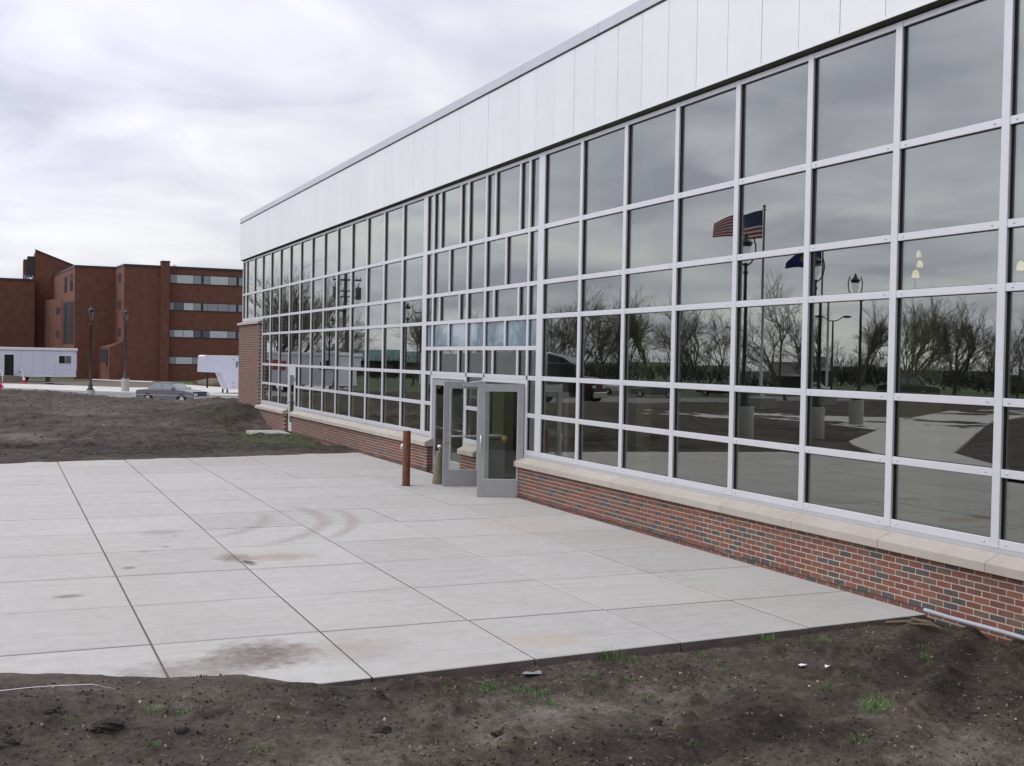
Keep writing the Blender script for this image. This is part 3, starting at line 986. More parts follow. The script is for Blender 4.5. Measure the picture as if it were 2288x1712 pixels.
# doors
def door_leaf(name, hinge, ang, w, label, handle, flip=1):
    """leaf in local coords: hinge at origin, leaf along +x, thickness in y"""
    d = thing_part(name, GB, hinge, ang)
    h, st, top, bot, t2 = 2.125, 0.118, 0.125, 0.33, 0.0225
    f = MB()
    f.cbox(0.004, st, -t2, t2, 0.012, h, 0.003)
    f.cbox(w - st, w - 0.004, -t2, t2, 0.012, h, 0.003)
    f.box(st, w - st, -t2 + 0.001, t2 - 0.001, 0.012, bot)
    f.box(st, w - st, -t2 + 0.001, t2 - 0.001, h - top, h)
    me = f.mesh(name, M['anodized'])
    d.data = me
    if label:
        d['label'] = label
    MB().box(st, w - st, -0.004, 0.004, bot, h - top).build('door_pane', M['door_glass'], d)
    s = MB()
    for q in ((st, st + .012, bot, h - top), (w - st - .012, w - st, bot, h - top)):
        s.box(q[0], q[1], -0.016, -0.0045, q[2], q[3]); s.box(q[0], q[1], 0.0045, 0.016, q[2], q[3])
    for q in ((st + .012, w - st - .012, bot, bot + .012), (st + .012, w - st - .012, h - top - .012, h - top)):
        s.box(q[0], q[1], -0.016, -0.0045, q[2], q[3]); s.box(q[0], q[1], 0.0045, 0.016, q[2], q[3])
    s.build('glazing_bead', M['silver'], d)
    if handle:
        p = MB()      # push bar on the inner face
        yy = flip * (t2 + 0.045)
        p.tube([(0.05, yy, 1.02), (w - 0.06, yy, 1.02)], 0.019, 10)
        p.box(0.05, 0.11, min(flip * t2, yy), max(flip * t2, yy), 0.985, 1.055)
        p.box(w - 0.12, w - 0.05, min(flip * t2, yy), max(flip * t2, yy), 0.90, 1.10)
        p.build('push_bar', M['chrome'], d)
        c = MB()
        c.box(0.10, 0.44, min(flip * t2, flip * 0.075), max(flip * t2, flip * 0.075), h - 0.10, h - 0.035)
        c.tube([(0.30, flip * 0.06, h - 0.02), (0.05, flip * 0.22, h + 0.03)], 0.010, 6)
        c.build('door_closer', M['coping'], d)
    q = MB()          # pull handle on the outer face
    yy = -flip * (t2 + 0.05)
    q.tube([(w - 0.06, -flip * t2, 0.90), (w - 0.06, yy, 0.91), (w - 0.06, yy, 1.14), (w - 0.06, -flip * t2, 1.15)], 0.012, 8)
    q.box(w - 0.085, w - 0.035, min(-flip * t2, -flip * (t2 + .008)), max(-flip * t2, -flip * (t2 + .008)), 0.86, 1.19)
    q.build('handle', M['chrome'], d)
    hg = MB()
    for z in (0.2, 1.06, 1.95):
        hg.tube([(0.0, 0.0, z - 0.05), (0.0, 0.0, z + 0.05)], 0.012, 8)
    hg.build('hinge', M['chrome'], d)
    return d

def thing_part(name, parent, loc, ang):
    me = bpy.data.meshes.new(name)
    o = bpy.data.objects.new(name, me)
    COL.objects.link(o)
    o.parent = parent
    o.location = loc
    o.rotation_euler = (0, 0, ang)
    return o
# right pair, both standing open
door_leaf('door', (-2.655, -0.025, 0), math.atan2(-0.81, -0.13), 0.83, 'open left leaf with its push bar showing', True, 1)
d2 = door_leaf('door', (-0.645, -0.025, 0), math.atan2(-0.80, -0.285), 0.87, 'open right leaf seen from its outer face', False, -1)
# left pair, closed
door_leaf('door', (-5.775, 0.03, 0), 0.0, 1.0, 'closed leaf beside the brick end', True, 1)
door_leaf('door', (-3.76, 0.03, 0), PI, 1.0, None, True, -1)
for x0, x1 in ((vfull[1][1], vfull[2][0]), (vfull[3][1], vfull[4][0])):
    MB().box(x0, x1, -0.012, 0.08, 2.137, ZHD - HT).build('door_header', M['silver'], GB)
    MB().box(x0, x1, -0.02, 0.12, 0.0, 0.011).build('threshold', M['coping'], GB)
for x0 in (vfull[1][1], vfull[3][1]):
    MB().box(x0, x0 + 0.03, -0.012, 0.10, 0.011, 2.137).build('door_jamb', M['silver'], GB)
for x1 in (vfull[2][0], vfull[4][0]):
    MB().box(x1 - 0.03, x1, -0.012, 0.10, 0.011, 2.137).build('door_jamb', M['silver'], GB)
# side door near the far end: pale frame, narrow light
sdr = thing_part('door', GB, (0, 0, 0), 0)
sdr['label'] = 'narrow-lite side door near the far corner'
f = MB()
f.box(-20.205, -20.02, -0.012, 0.04, 0.02, 2.04); f.box(-19.42, -19.295, -0.012, 0.04, 0.02, 2.04)
f.box(-20.02, -19.42, -0.011, 0.039, 0.02, 0.32); f.box(-20.02, -19.42, -0.011, 0.039, 1.93, 2.04)
f.box(-20.205, -19.295, -0.012, 0.05, 2.043, Z4 - HT - 0.001)
sdr.data = f.mesh('door', M['silver'])
MB().box(-20.02, -19.42, 0.01, 0.02, 0.32, 1.93).build('door_pane', M['glass'], sdr)
h_ = MB()
for z in (0.35, 1.0, 1.8):
    h_.tube([(-19.29, -0.024, z - .06), (-19.29, -0.024, z + .06)], 0.014, 8)
h_.tube([(-19.99, -0.012, 1.0), (-19.99, -0.07, 1.0), (-19.88, -0.07, 1.0)], 0.012, 6)
h_.build('handle', M['black'], sdr)

# fascia, coping, soffit
FZ0, FZ1 = 6.435, 7.925
jx = [2.14 - 0.7655 * k for k in range(-20, 42)]
jx = sorted([x for x in jx if -28.6 < x < 16.6] + [-28.74, 16.8])
for x0, x1 in zip(jx[:-1], jx[1:]):
    mb = MB()
    mb.cbox(x0 + 0.0035, x1 - 0.0035, -0.12, -0.095, FZ0, FZ1, 0.003)
    fp_ = mb.build('fascia_panel', M['fascia'], GB)
    fp_.rotation_euler = (math.radians(random.gauss(0, 0.006)), 0, 0)
MB().box(-28.70, 16.8, -0.094, 0.10, FZ0 + 0.02, 7.93).build('fascia_backing', M['gasket'], GB)
MB().box(-28.74, 16.8, -0.130, -0.1205, FZ0 - 0.012, FZ0 + 0.022).build('drip_edge', M['fascia'], GB)
MB().add([(-28.74, -0.118, FZ0 - 0.006), (16.8, -0.118, FZ0 - 0.006), (16.8, 0.09, 6.389), (-28.74, 0.09, 6.389), (-28.74, -0.118, FZ0 + .02), (16.8, -0.118, FZ0 + .02), (16.8, 0.09, FZ0 + .02), (-28.74, 0.09, FZ0 + .02)],
         [(0, 3, 2, 1), (4, 5, 6, 7), (0, 1, 5, 4), (1, 2, 6, 5), (2, 3, 7, 6), (3, 0, 4, 7)]).build('soffit', M['soffit'], GB)
cx = sorted([2.285 - 3.098 * k for k in range(-4, 10)] + [-28.78, 16.8])
for x0, x1 in zip(cx[:-1], cx[1:]):
    if x1 - x0 < 0.2:
        continue
    mb = MB()
    mb.extrude = None
    prof = [(-0.150, 7.945), (-0.150, 8.125), (-0.135, 8.14), (0.35, 8.10), (0.35, 7.945)]
    n = len(prof)
    vs = [(x0 + 0.004, y, z) for y, z in prof] + [(x1 - 0.004, y, z) for y, z in prof]
    mb.add(vs, [tuple(range(n)), tuple(reversed(range(n, 2 * n)))] + [((i + 1) % n, i, n + i, n + (i + 1) % n) for i in range(n)])
    mb.build('coping', M['coping'], GB)
MB().box(-28.76, 16.8, -0.135, 0.34, 7.926, 7.9445).build('coping_gap', M['black'], GB)
# body of the building behind
bd = MB()
bd.box(-28.55, 17, 0.11, 22, 6.60, 7.92, 0)
bd.build('roof', M['int_dark'], GB)
MB().box(-28.55, 17, 21.7, 22, -0.2, 6.6).build('rear_wall', M['int_wall'], GB)
MB().box(-28.66, -28.45, 0.21, 22, -0.5, 6.6).build('end_wall', M['hall'], GB)
MB().box(-28.4, 17, 0.21, 21.7, -0.3, -0.01).build('interior_floor', M['int_dark'], GB)
MB().box(17, 17.2, 0.0, 22, -0.3, 7.9).build('end_wall', M['hall'], GB)
for x, w in ((1.415, 0.50), (8.11, 0.79), (-12.2, 0.5), (-19.5, 0.5), (14.9, 0.6)):
    MB().cbox(x - w / 2, x + w / 2, 1.35, 1.9, -0.01, 3.25 if w > 0.7 else 6.59, 0.01).build('column', M['column'], GB)
# a partition deep inside and the vestibule frame
MB().box(-28.4, 17, 9.0, 9.15, -0.01, 6.59).build('partition', M['int_wall'], GB)
MB().box(-11.75, -10.9, 4.0, 4.3, -0.01, 3.2).build('column', M['column'], GB)
MB().box(-10.8, -8.6, 4.6, 4.7, -0.01, 3.2).build('partition', M['interior_white'], GB)
vf = MB()
vf.box(-2.02, -1.86, 1.5, 1.6, -0.01, 2.14); vf.box(-6.3, -2.02, 1.5, 1.6, 1.95, 2.14); vf.box(-6.3, -6.14, 1.5, 1.6, -0.01, 1.95)
vf.box(-4.1, -4.02, 1.5, 1.6, -0.01, 1.95)
vf.build('vestibule_frame', M['interior_white'], GB)

# brick walls
MORT = []
def mortar(x0, x1, z0, z1, yf=-0.1265, yb=0.045):
    MB().box(x0, x1, yf, yb, z0, z1).build('brick_wall', M['mortar'], GB)
CO, BL, BJ = 0.0677, 0.2032, 0.0120
spans = []
def wall(x0, x1, ztop, zbot, ybk=0.045, rend=False, lend=False):
    mortar(x0 + 0.008, x1 - 0.008, zbot, ztop, yb=ybk)
    nrow = int(math.ceil((ztop - zbot) / CO))
    res = []
    for r in range(nrow):
        z1 = ztop - r * CO - 0.004
        z0 = z1 - (CO - BJ)
        off = (r % 2) * BL / 2
        x = x0 - off
        while x < x1 - 0.02:
            a, b = max(x, x0), min(x + BL - BJ, x1)
            if b - a > 0.03:
                res.append((a, b, z0, z1))
            x += BL
    return res
BR = []
BR += wall(-0.640, 16.5, 0.585, -0.30)
BR += wall(-19.20, -5.735, 0.585, -0.30)
BR += wall(-24.80, -20.30, 0.585, -0.30)
BR += wall(-3.66, -2.75, 0.585, 0.0)
BR += wall(-28.72, -24.73, 3.78, -0.10)
# end faces of the walls that show their depth
campos = Vector((19.2319, -9.0544, 2.5798))
def bsize(b):
    c = Vector(((b[0] + b[1]) / 2, -0.13, (b[2] + b[3]) / 2))
    d = c - campos
    if b[2] < -0.09 or c.x > 11.6:
        return 0
    return (b[1] - b[0]) * abs(d.y) / d.length_squared
order = sorted(range(len(BR)), key=lambda i: -bsize(BR[i]))
single = set(order[:298])
stuffb = MB()
def tone():
    u = random.random()
    return 3 if u < 0.17 else (0 if u < 0.50 else (1 if u < 0.70 else (2 if u < 0.90 else 4)))
bmesh_cache = {}
for i, (a, b, z0, z1) in enumerate(BR):
    tn = tone()
    if i in single:
        w = round(b - a, 3)
        key = (w, tn)
        if key not in bmesh_cache:
            bmesh_cache[key] = MB().cbox(0, w, 0, 0.07, 0, CO - BJ, 0.0025).mesh('brick', M['brick%d' % tn])
        o = place('brick', bmesh_cache[key], GB, (a, -0.130 + random.uniform(-0.0015, 0.0015), z0))
    else:
        stuffb.box(a, b, -0.130 + random.uniform(-0.001, 0.001), -0.05, z0, z1, tn)
# return ends
for xe, sgn, zt, zb in ((-5.735, 1, 0.585, -0.05), (-0.640, -1, 0.585, -0.05), (-20.30, 1, 0.585, -0.1), (-24.73, 1, 3.78, -0.05)):
    for r in range(int((zt - zb) / CO)):
        z1 = zt - r * CO - 0.004
        xa, xb = (xe - 0.02, xe) if sgn > 0 else (xe, xe + 0.02)
        y0 = -0.130 if r % 2 else -0.045
        if xe > -24: stuffb.box(xa, xb, -0.045, 0.046, z1 - CO + BJ, z1, tone())
ob = stuffb.build('brick', [M['brick%d' % i] for i in range(5)], GB)
ob['kind'] = 'stuff'
# flashing line above the lowest visible course
for x0, x1, z in ((-0.64, 16.5, 0.585 - 8 * CO), (-19.20, -5.735, 0.585 - 8 * CO)):
    mb = MB()
    x = x0
    while x < x1:
        w = random.uniform(0.2, 0.7)
        dz = random.uniform(-0.004, 0.004)
        mb.box(x, min(x1, x + w), -0.1375, -0.06, z - 0.0015 + dz, z + 0.0055 + dz)
        x += w
    mb.build('base_flashing', M['flash'], GB)
# limestone sills
def stones(x0, x1, cuts, zf=0.585, zt=0.683, zbk=0.775, y0=-0.20):
    xsn = [x0] + [c for c in cuts if x0 + 0.2 < c < x1 - 0.2] + [x1]
    for a, b in zip(xsn[:-1], xsn[1:]):
        prof = [(y0, zf + 0.004), (y0 - 0.0, zt - 0.006), (y0 + 0.008, zt), (-0.012, zbk - 0.012), (0.03, zbk - 0.012), (0.03, zf), (y0 + 0.004, zf)]
        n = len(prof)
        g = 0.003
        vs = [(a + g, y, z) for y, z in prof] + [(b - g, y, z) for y, z in prof]
        MB().add(vs, [tuple(range(n)), tuple(reversed(range(n, 2 * n)))] + [((i + 1) % n, i, n + i, n + (i + 1) % n) for i in range(n)]).build('sill_stone', M['stone'], GB)
stones(-0.69, 16.5, [1.524 * k + 0.06 for k in range(0, 12)])
stones(-19.24, -5.69, [-8.06 + 1.524 * k for k in range(-7, 1)])
stones(-24.98, -20.25, [-23.3, -21.8])
stones(-3.655, -2.755, [])
stones(-28.80, -24.64, [-26.9], 3.78, 3.87, 3.925, -0.20)

# door pad at the side door
tag(MB().cbox(-21.0, -19.1, -1.28, -0.14, -0.12, 0.0, 0.01).build('door_pad', M['conc']), 'small concrete pad in front of the far side door', 'concrete pad')

# ------------------------------------------------------------------ things at the entrance
bo = thing('steel_bollard', 'rusty brown steel post with a push plate standing on the patio', 'bollard', (-3.07, -1.516, 0))
MB().lathe([(0.079, 0.0), (0.079, 1.10), (0.074, 1.112), (0.0, 1.115)], 24).build('post', M['rust'], bo)
MB().lathe([(0.11, 0.0), (0.11, 0.006), (0.0, 0.0065)], 24, (0, 0, 0.001)).build('base_ring', M['rust'], bo)
pl = MB(); pl.lathe([(0.0, 0.0), (0.070, 0.0), (0.074, 0.01), (0.074, 0.028), (0.062, 0.038), (0.0, 0.040)], 20)
pl.xf(Matrix.Translation((-0.070, -0.03, 0.78)) @ Matrix.Rotation(-PI / 2, 4, 'Y') @ Matrix.Scale(1.0, 4))
pl.build('push_plate', M['chrome'], bo)
ur = thing('ash_urn', 'tapered bronze smoking urn beside the open glass door', 'ash urn', (-3.23, -0.75, 0))
MB().lathe([(0.135, 0.0), (0.138, 0.03), (0.120, 0.20), (0.085, 0.55), (0.075, 0.66), (0.068, 0.675), (0.0, 0.68)], 24).build('body', M['urn'], ur)
MB().lathe([(0.02, 0.0), (0.022, 0.05), (0.045, 0.065), (0.05, 0.10), (0.035, 0.125), (0.0, 0.13)], 16, (0, 0, 0.679)).build('cap', M['chrome'], ur)
bn = thing('waste_bin', 'white boxy waste bin just inside the glass doors', 'bin', (-4.10, 0.78, 0))
MB().cbox(-0.24, 0.24, -0.22, 0.22, -0.008, 0.86, 0.015).build('body', M['interior_white'], bn)
MB().cbox(-0.26, 0.26, -0.24, 0.24, 0.861, 0.94, 0.015).build('lid', M['interior_white'], bn)
MB().box(-0.16, 0.16, -0.2225, -0.2205, 0.62, 0.78).build('slot', M['dark'], bn)
st = MB(); st.lathe([(0.0, 0.0), (0.058, 0.0), (0.058, 0.002), (0.0, 0.002)], 20)
st.xf(Matrix.Translation((0.36, 0.0055, 1.10)) @ Matrix.Rotation(PI / 2, 4, 'X') @ Matrix.Scale(1, 4))
so = st.build('round_sticker', vary('dull_yellow_sticker', (0.15, 0.115, 0.012), 0.6), d2)
pend = [(5.64, 3.55, 3.99), (3.72, 5.42, 4.365), (1.77, 7.20, 4.78), (8.12, 3.0, 3.92)]
plab = ['lit glass pendant lamp hanging inside, lowest of the three in one pane', 'lit glass pendant lamp hanging inside, middle of the three in one pane',
        'lit glass pendant lamp hanging inside, highest of the three in one pane', 'lit pendant lamp behind the pane at the right photo edge']
p0 = None
for (x, y, z), lb in zip(pend, plab):
    if p0 is None:
        p0 = thing('pendant_lamp', lb, 'pendant lamp', (x, y, z), 0, 'pendant lamps inside the glass building')
        MB().lathe([(0.055, -0.055), (0.053, -0.01), (0.038, 0.04), (0.012, 0.065), (0.0, 0.07)], 16).build('shade', M['lamp_glow'], p0)
        MB().tube([(0, 0, 0.07), (0, 0, 1.75)], 0.006, 5).build('cord', M['black'], p0)
    else:
        copy_tree(p0, lb, (x, y, z))

# conduit along the wall, board scrap, litter
def on_d(x, y, dz=0.0):
    return (x, y, dirt_h1(x, y) + dz)
cp = MB()
cp.tube([(10.02, -0.275, 0.075), (10.35, -0.27, 0.068), (10.95, -0.26, 0.070), (12.2, -0.25, 0.06), (13.6, -0.24, 0.03)], 0.023, 12)
tag(cp.build('conduit_pipe', M['pipe']), 'pale grey pipe lying in the dirt along the brick wall', 'pipe')
bd_ = MB()
for (xa, ya), (xb, yb), w_, t_ in (((9.99, -0.76), (10.17, -0.30), 0.018, 0.012), ((10.24, -0.62), (10.28, -0.30), 0.012, 0.008), ((10.10, -0.52), (10.36, -0.36), 0.016, 0.007), ((10.20, -0.66), (10.42, -0.34), 0.010, 0.007)):
    za, zb_ = dirt_h1(xa, ya) + 0.025, dirt_h1(xb, yb) + 0.035
    bd_.tube([(xa, ya, za), ((xa + xb) / 2 + 0.01, (ya + yb) / 2, (za + zb_) / 2 + 0.02), (xb, yb, zb_)], [w_, w_ * 1.1, w_ * 0.7], 5, 0, True, False)
tag(bd_.build('wood_scrap', M['plywood']), 'thin broken tan wood strips on dirt beside the grey pipe', 'wood scrap')
sb = MB()
pts = [(10.13, -9.35), (10.185, -9.031), (10.275, -8.849), (10.262, -8.663), (10.307, -8.413), (10.364, -8.257)]
vs = []
for i, (x, y) in enumerate(pts):
    z = dirt_h1(x, y) + 0.035 + (0.03 if 1 < i < 5 else 0)
    w = 0.011 if i < 5 else 0.003
    vs += [(x - w, y, z), (x + w, y, z + 0.004), (x + w, y, z + 0.0025), (x - w, y, z - 0.0015)]
fs = []
for i in range(len(pts) - 1):
    for k in range(4):
        fs.append((4 * i + k, 4 * i + (k + 1) % 4, 4 * i + 4 + (k + 1) % 4, 4 * i + 4 + k))
fs += [(3, 2, 1, 0), (4 * len(pts) - 4, 4 * len(pts) - 3, 4 * len(pts) - 2, 4 * len(pts) - 1)]
sb.add(vs, fs)
tag(sb.build('plastic_strap', M['white']), 'white plastic strap lying curled on the bare dirt', 'strap')
def scrap(name, x, y, r, mat, label, cat, seed):
    rnd = random.Random(seed)
    mb = MB(); n = 9
    zc_ = dirt_h1(x, y) + 0.018
    top = []
    for k in range(n):
        a = 2 * PI * k / n
        rr = r * rnd.uniform(0.55, 1.1)
        xx_, yy_ = x + rr * math.cos(a) * 0.7, y + rr * math.sin(a)
        top.append((xx_, yy_, max(zc_, dirt_h1(xx_, yy_) + 0.008) + rnd.uniform(0, 0.012)))
    vs = [(x, y, zc_ + 0.012)] + top + [(a, b, c - 0.004) for a, b, c in top]
    fs = [(0, 1 + k, 1 + (k + 1) % n) for k in range(n)] + [(1 + (k + 1) % n, 1 + k, n + 1 + k, n + 1 + (k + 1) % n) for k in range(n)] + [tuple(range(2 * n, n, -1))]
    mb.add(vs, fs)
    return tag(mb.build(name, mat), label, cat)
M['rag'] = vary('grey_sheet', (0.20, 0.20, 0.21), 0.6, 0, 0.25, 12)
scrap('plastic_sheet', 10.40, -4.92, 0.10, M['rag'], 'flat grey plastic scrap on dirt by the patio edge', 'plastic scrap', 1)
scrap('paper_scrap', 10.91, -2.52, 0.05, M['white'], 'small white paper scrap on dirt, left of a similar one', 'paper scrap', 2)
scrap('paper_scrap', 11.06, -2.33, 0.055, M['white'], 'crumpled white paper scrap on dirt, right of a similar one', 'paper scrap', 3)

# clods, gravel, straw, grass
def ico(sub=1):
    import bmesh
    bm = bmesh.new()
    bmesh.ops.create_icosphere(bm, subdivisions=sub, radius=1)
    v = np.array([x.co[:] for x in bm.verts]); f = [tuple(q.index for q in p.verts) for p in bm.faces]
    bm.free()
    return v, f
IC2, IF2 = ico(4)
IC1, IF1 = ico(1)
clods = [(11.03, -8.37, 0.088, 'wide dark dirt clod with pale straw on it, near the lower left corner'),
         (10.63, -8.71, 0.030, 'small round black clod above the wide straw-topped clod'),
         (11.06, -9.00, 0.075, 'dark lump of dirt cut by the left photo edge'),
         (11.64, -6.63, 0.058, 'rounded black clod alone near the bottom centre of the dirt'),
         (11.30, -7.92, 0.036, 'small dark clod right of the wide straw-topped clod'),
         (12.05, -4.70, 0.045, 'dark crumbling clod below the rut in the dirt'),
         (11.95, -5.9, 0.035, 'small clod right of the lone rounded black clod')]
for k, (x, y, r, lb) in enumerate(clods):
    v = IC2.copy()
    nrm = v.copy()
    d = 1 + 0.42 * fbm(nrm[:, 0] * 1.3 + 10 * k, nrm[:, 1] * 1.3 + nrm[:, 2] * 1.7, 4, 0.6) + 0.35 * fbm(nrm[:, 0] * 4 + 3 * k, nrm[:, 2] * 4 + nrm[:, 1] * 3.1, 3, 0.65)
    v = v * d[:, None] * r * np.array([0.8, 1.25, 0.62])
    me = bpy.data.meshes.new('dirt_clod')
    me.from_pydata([tuple(q) for q in v], [], IF2)
    me.materials.append(M['clod'])
    o = place('dirt_clod', me, None, (x, y, dirt_h1(x, y) + r * 0.22), random.uniform(-0.4, 0.4))
    tag(o, lb, 'dirt clod', 'clods on the bare dirt')

def scatter_pts(n, x0, x1, y0, y1):
    x = RNG.uniform(x0, x1, n); y = RNG.uniform(y0, y1, n)
    ok = (x > FRONT(y) + 0.03) | ((y < -7.4) & (x > 9.75))
    x, y = x[ok], y[ok]
    return x, y, dirt_h(x, y)
def batch(name, V, F, mats, mi):
    me = bpy.data.meshes.new(name)
    me.from_pydata(V, [], F)
    for m_ in mats:
        me.materials.append(m_)
    me.polygons.foreach_set('material_index', mi)
    me.update()
    return place(name, me)
# gravel and crumbs
gxp, gyp, gzp = scatter_pts(30000, 9.6, 14.6, -9.8, -0.3)
dens = fbm(gxp / 0.9, gyp / 0.9, 3) + RNG.uniform(-0.5, 0.5, len(gxp))
keep = dens > -0.15
gxp, gyp, gzp = gxp[keep], gyp[keep], gzp[keep]
V = []; F = []; MI = []
for x, y, z in zip(gxp, gyp, gzp):
    r = 0.0035 + 0.014 * random.random() ** 5
    R3 = np.array(Quaternion((random.gauss(0, 1), random.gauss(0, 1), random.gauss(0, 1), random.gauss(0, 1))).normalized().to_matrix())
    vv = (IC1[:12] if False else IC1) * np.array([1, random.uniform(.6, 1), random.uniform(.45, .9)]) * r
    vv = vv @ R3.T
    o_ = len(V)
    V += [(a + x, b + y, c + z + r * 0.25) for a, b, c in vv]
    F += [tuple(i + o_ for i in q) for q in IF1]
    u = random.random()
    MI += [3 if u < 0.78 else 0 if u < 0.88 else (1 if u > 0.99 else 2)] * len(IF1)
batch('gravel', V, F, [M['pebble'], M['pebble_light'], M['clod'], M['dirt']], MI)['kind'] = 'stuff'
V = []; F = []; MI = []
for k in range(1500):
    x = -11.2 - 34 * random.random() ** 1.5; y = -0.5 - 10.5 * random.random()
    r = random.choice((0.012, 0.015, 0.02, 0.02, 0.03)) * (1 + 0.02 * (-11 - x))
    vv = IC1 * RNG.uniform(0.6, 1.2, len(IC1))[:, None] * r * np.array([1, 1.2, 0.7])
    z = dirt_h1(x, y); o_ = len(V)
    V += [(a + x, b + y, c + z + r * 0.2) for a, b, c in vv]
    F += [tuple(i + o_ for i in q) for q in IF1]
    u = random.random()
    MI += [0 if u < 0.75 else (1 if u > 0.97 else 2)] * len(IF1)
batch('clod_litter', V, F, [M['dirt'], M['pebble'], M['clod']], MI)['kind'] = 'stuff'
# straw and twigs
sx, sy, sz = scatter_pts(2600, 9.8, 15.0, -9.8, -0.25)
dn = fbm(sx / 0.7 + 8, sy / 0.7 + 2, 3) + RNG.uniform(-0.3, 0.3, len(sx))
kp = dn > 0.05
V = []; F = []; MI = []
for x, y, z in zip(sx[kp], sy[kp], sz[kp]):
    a = random.uniform(0, PI); l = random.uniform(0.006, 0.022) * (1 if random.random() < 0.95 else 2.6); w = random.uniform(0.0009, 0.0022)
    ux, uy = math.cos(a), math.sin(a)
    t0, t1 = random.uniform(0.001, 0.012), random.uniform(0.001, 0.02)
    o_ = len(V)
    for s_, t_ in ((-1, t0), (1, t1)):
        for q in ((-uy * w, ux * w, 0), (uy * w, -ux * w, 0), (0, 0, w * 1.2)):
            V.append((x + s_ * ux * l + q[0], y + s_ * uy * l + q[1], z + t_ + q[2]))
    F += [tuple(i + o_ for i in q) for q in ((0, 1, 4, 3), (1, 2, 5, 4), (2, 0, 3, 5), (0, 2, 1), (3, 4, 5))]
    MI += [0 if random.random() < 0.75 else 1] * 5
batch('straw_litter', V, F, [M['straw'], M['plywood']], MI)['kind'] = 'stuff'
# grass tufts
tufts = [(10.16, -5.00, .075, 60), (10.16, -4.05, .08, 70), (10.66, -5.41, .05, 40), (10.84, -5.21, .05, 36), (10.94, -5.09, .04, 26), (11.34, -5.18, .045, 28),
         (12.30, -2.90, .085, 90), (11.60, -2.81, .04, 26), (10.30, -3.93, .04, 24), (10.81, -8.00, .045, 30), (10.86, -7.87, .05, 34), (10.08, -2.28, .05, 28), (10.37, -1.90, .05, 30),
         (10.76, -4.54, .04, 20), (10.93, -4.28, .03, 16), (10.77, -5.49, .03, 18), (10.35, -3.2, .03, 20), (11.0, -1.2, .04, 20), (12.9, -3.6, .05, 26), (11.9, -7.5, .035, 18), (12.3, -6.0, .03, 16)]
for _ in range(70):
    yy_ = random.uniform(-9, -0.4); tufts.append((FRONT(yy_) + 0.1 + abs(random.gauss(0, 1.3)), yy_, random.uniform(.015, .03), random.randint(4, 10)))
tufts = [(x, y, R * 1.3, n) for x, y, R, n in tufts]
V = []; F = []
def blades(x, y, z, R, n, hmul=1.0):
    for _ in range(n):
        a = random.uniform(0, 2 * PI); rr = R * math.sqrt(random.random())
        bx_, by_ = x + rr * math.cos(a) * .9, y + rr * math.sin(a) * 1.4
        h_b = random.uniform(0.3, 1.0) * (R * 1.15 + 0.02) * hmul
        la = random.uniform(0, 2 * PI); ln = h_b * random.uniform(0.2, 0.9)
        w = random.uniform(0.0014, 0.0026)
        px_, py_ = -math.sin(la) * w, math.cos(la) * w
        o_ = len(V)
        for t_, ww in ((0, 1), (0.55, .8), (1, 0.15)):
            xx_ = bx_ + math.cos(la) * ln * t_ * t_; yy_ = by_ + math.sin(la) * ln * t_ * t_
            zz_ = z + h_b * (t_ - 0.25 * t_ * t_) - 0.004
            V.append((xx_ + px_ * ww, yy_ + py_ * ww, zz_)); V.append((xx_ - px_ * ww, yy_ - py_ * ww, zz_ + 0.0008))
        F.extend([(o_, o_ + 1, o_ + 3, o_ + 2), (o_ + 2, o_ + 3, o_ + 5, o_ + 4)])
for x, y, R, n in tufts:
    blades(x, y, dirt_h1(x, y), R, int(n * 1.5))
# young grass by the far wall and the far edge of the patio
for _ in range(650):
    x = random.uniform(-20.5, -11.8); y = -0.2 - abs(random.gauss(0, 1.4))
    if fbm(np.array([x / 1.2]), np.array([y / 1.2]), 2)[0] > -0.02:
        blades(x, y, dirt_h1(x, y), 0.09, 7, 1.1)
batch('grass', V, F, [M['grass']], [0] * len(F))['kind'] = 'stuff'

# ------------------------------------------------------------------ left of the picture: brick hall
H = thing('brick_hall', 'four storey red brick hall with ribbon windows beyond the road', 'building', (-130, 5, -0.8))
HO = Vector((-130, 5, -0.8))
def hb(name, mb, mat, parent=H):
    for i, v in enumerate(mb.v):
        mb.v[i] = (v[0] - HO.x, v[1] - HO.y, v[2] - HO.z)
    o = mb.build(name, mat)
    o.parent = parent
    return o
GZ = -0.9
w = MB()
w.prism([(-130, 4.73), (-130, 60), (-160, 60), (-160, 4.2), (-136.5, 4.2)], GZ, 13.20)
hb('east_wall', w, M['hall'])
w = MB(); w.prism([(-136, -0.58), (-136, 4.6), (-160, 4.6), (-160, -2.36), (-148, -1.47)], GZ, 13.20)
hb('corner_wall', w, M['hall'])
hb('parapet', MB().prism([(-129.93, 4.69), (-129.93, 60.1), (-160.1, 60.1), (-160.1, 4.15), (-136.5, 4.15)], 13.201, 13.46), M['hall_trim'])
hb('parapet', MB().prism([(-135.93, -0.62), (-135.93, 4.14), (-160.1, 4.14), (-160.1, -2.42), (-148.02, -1.52)], 13.202, 13.46), M['hall_trim'])
hb('pilaster', MB().box(-131, -129.3, 9.07, 10.03, GZ, 13.85), M['hall'])
hb('pilaster_cap', MB().box(-131.02, -129.26, 9.03, 10.07, 13.851, 14.02), M['hall_trim'])
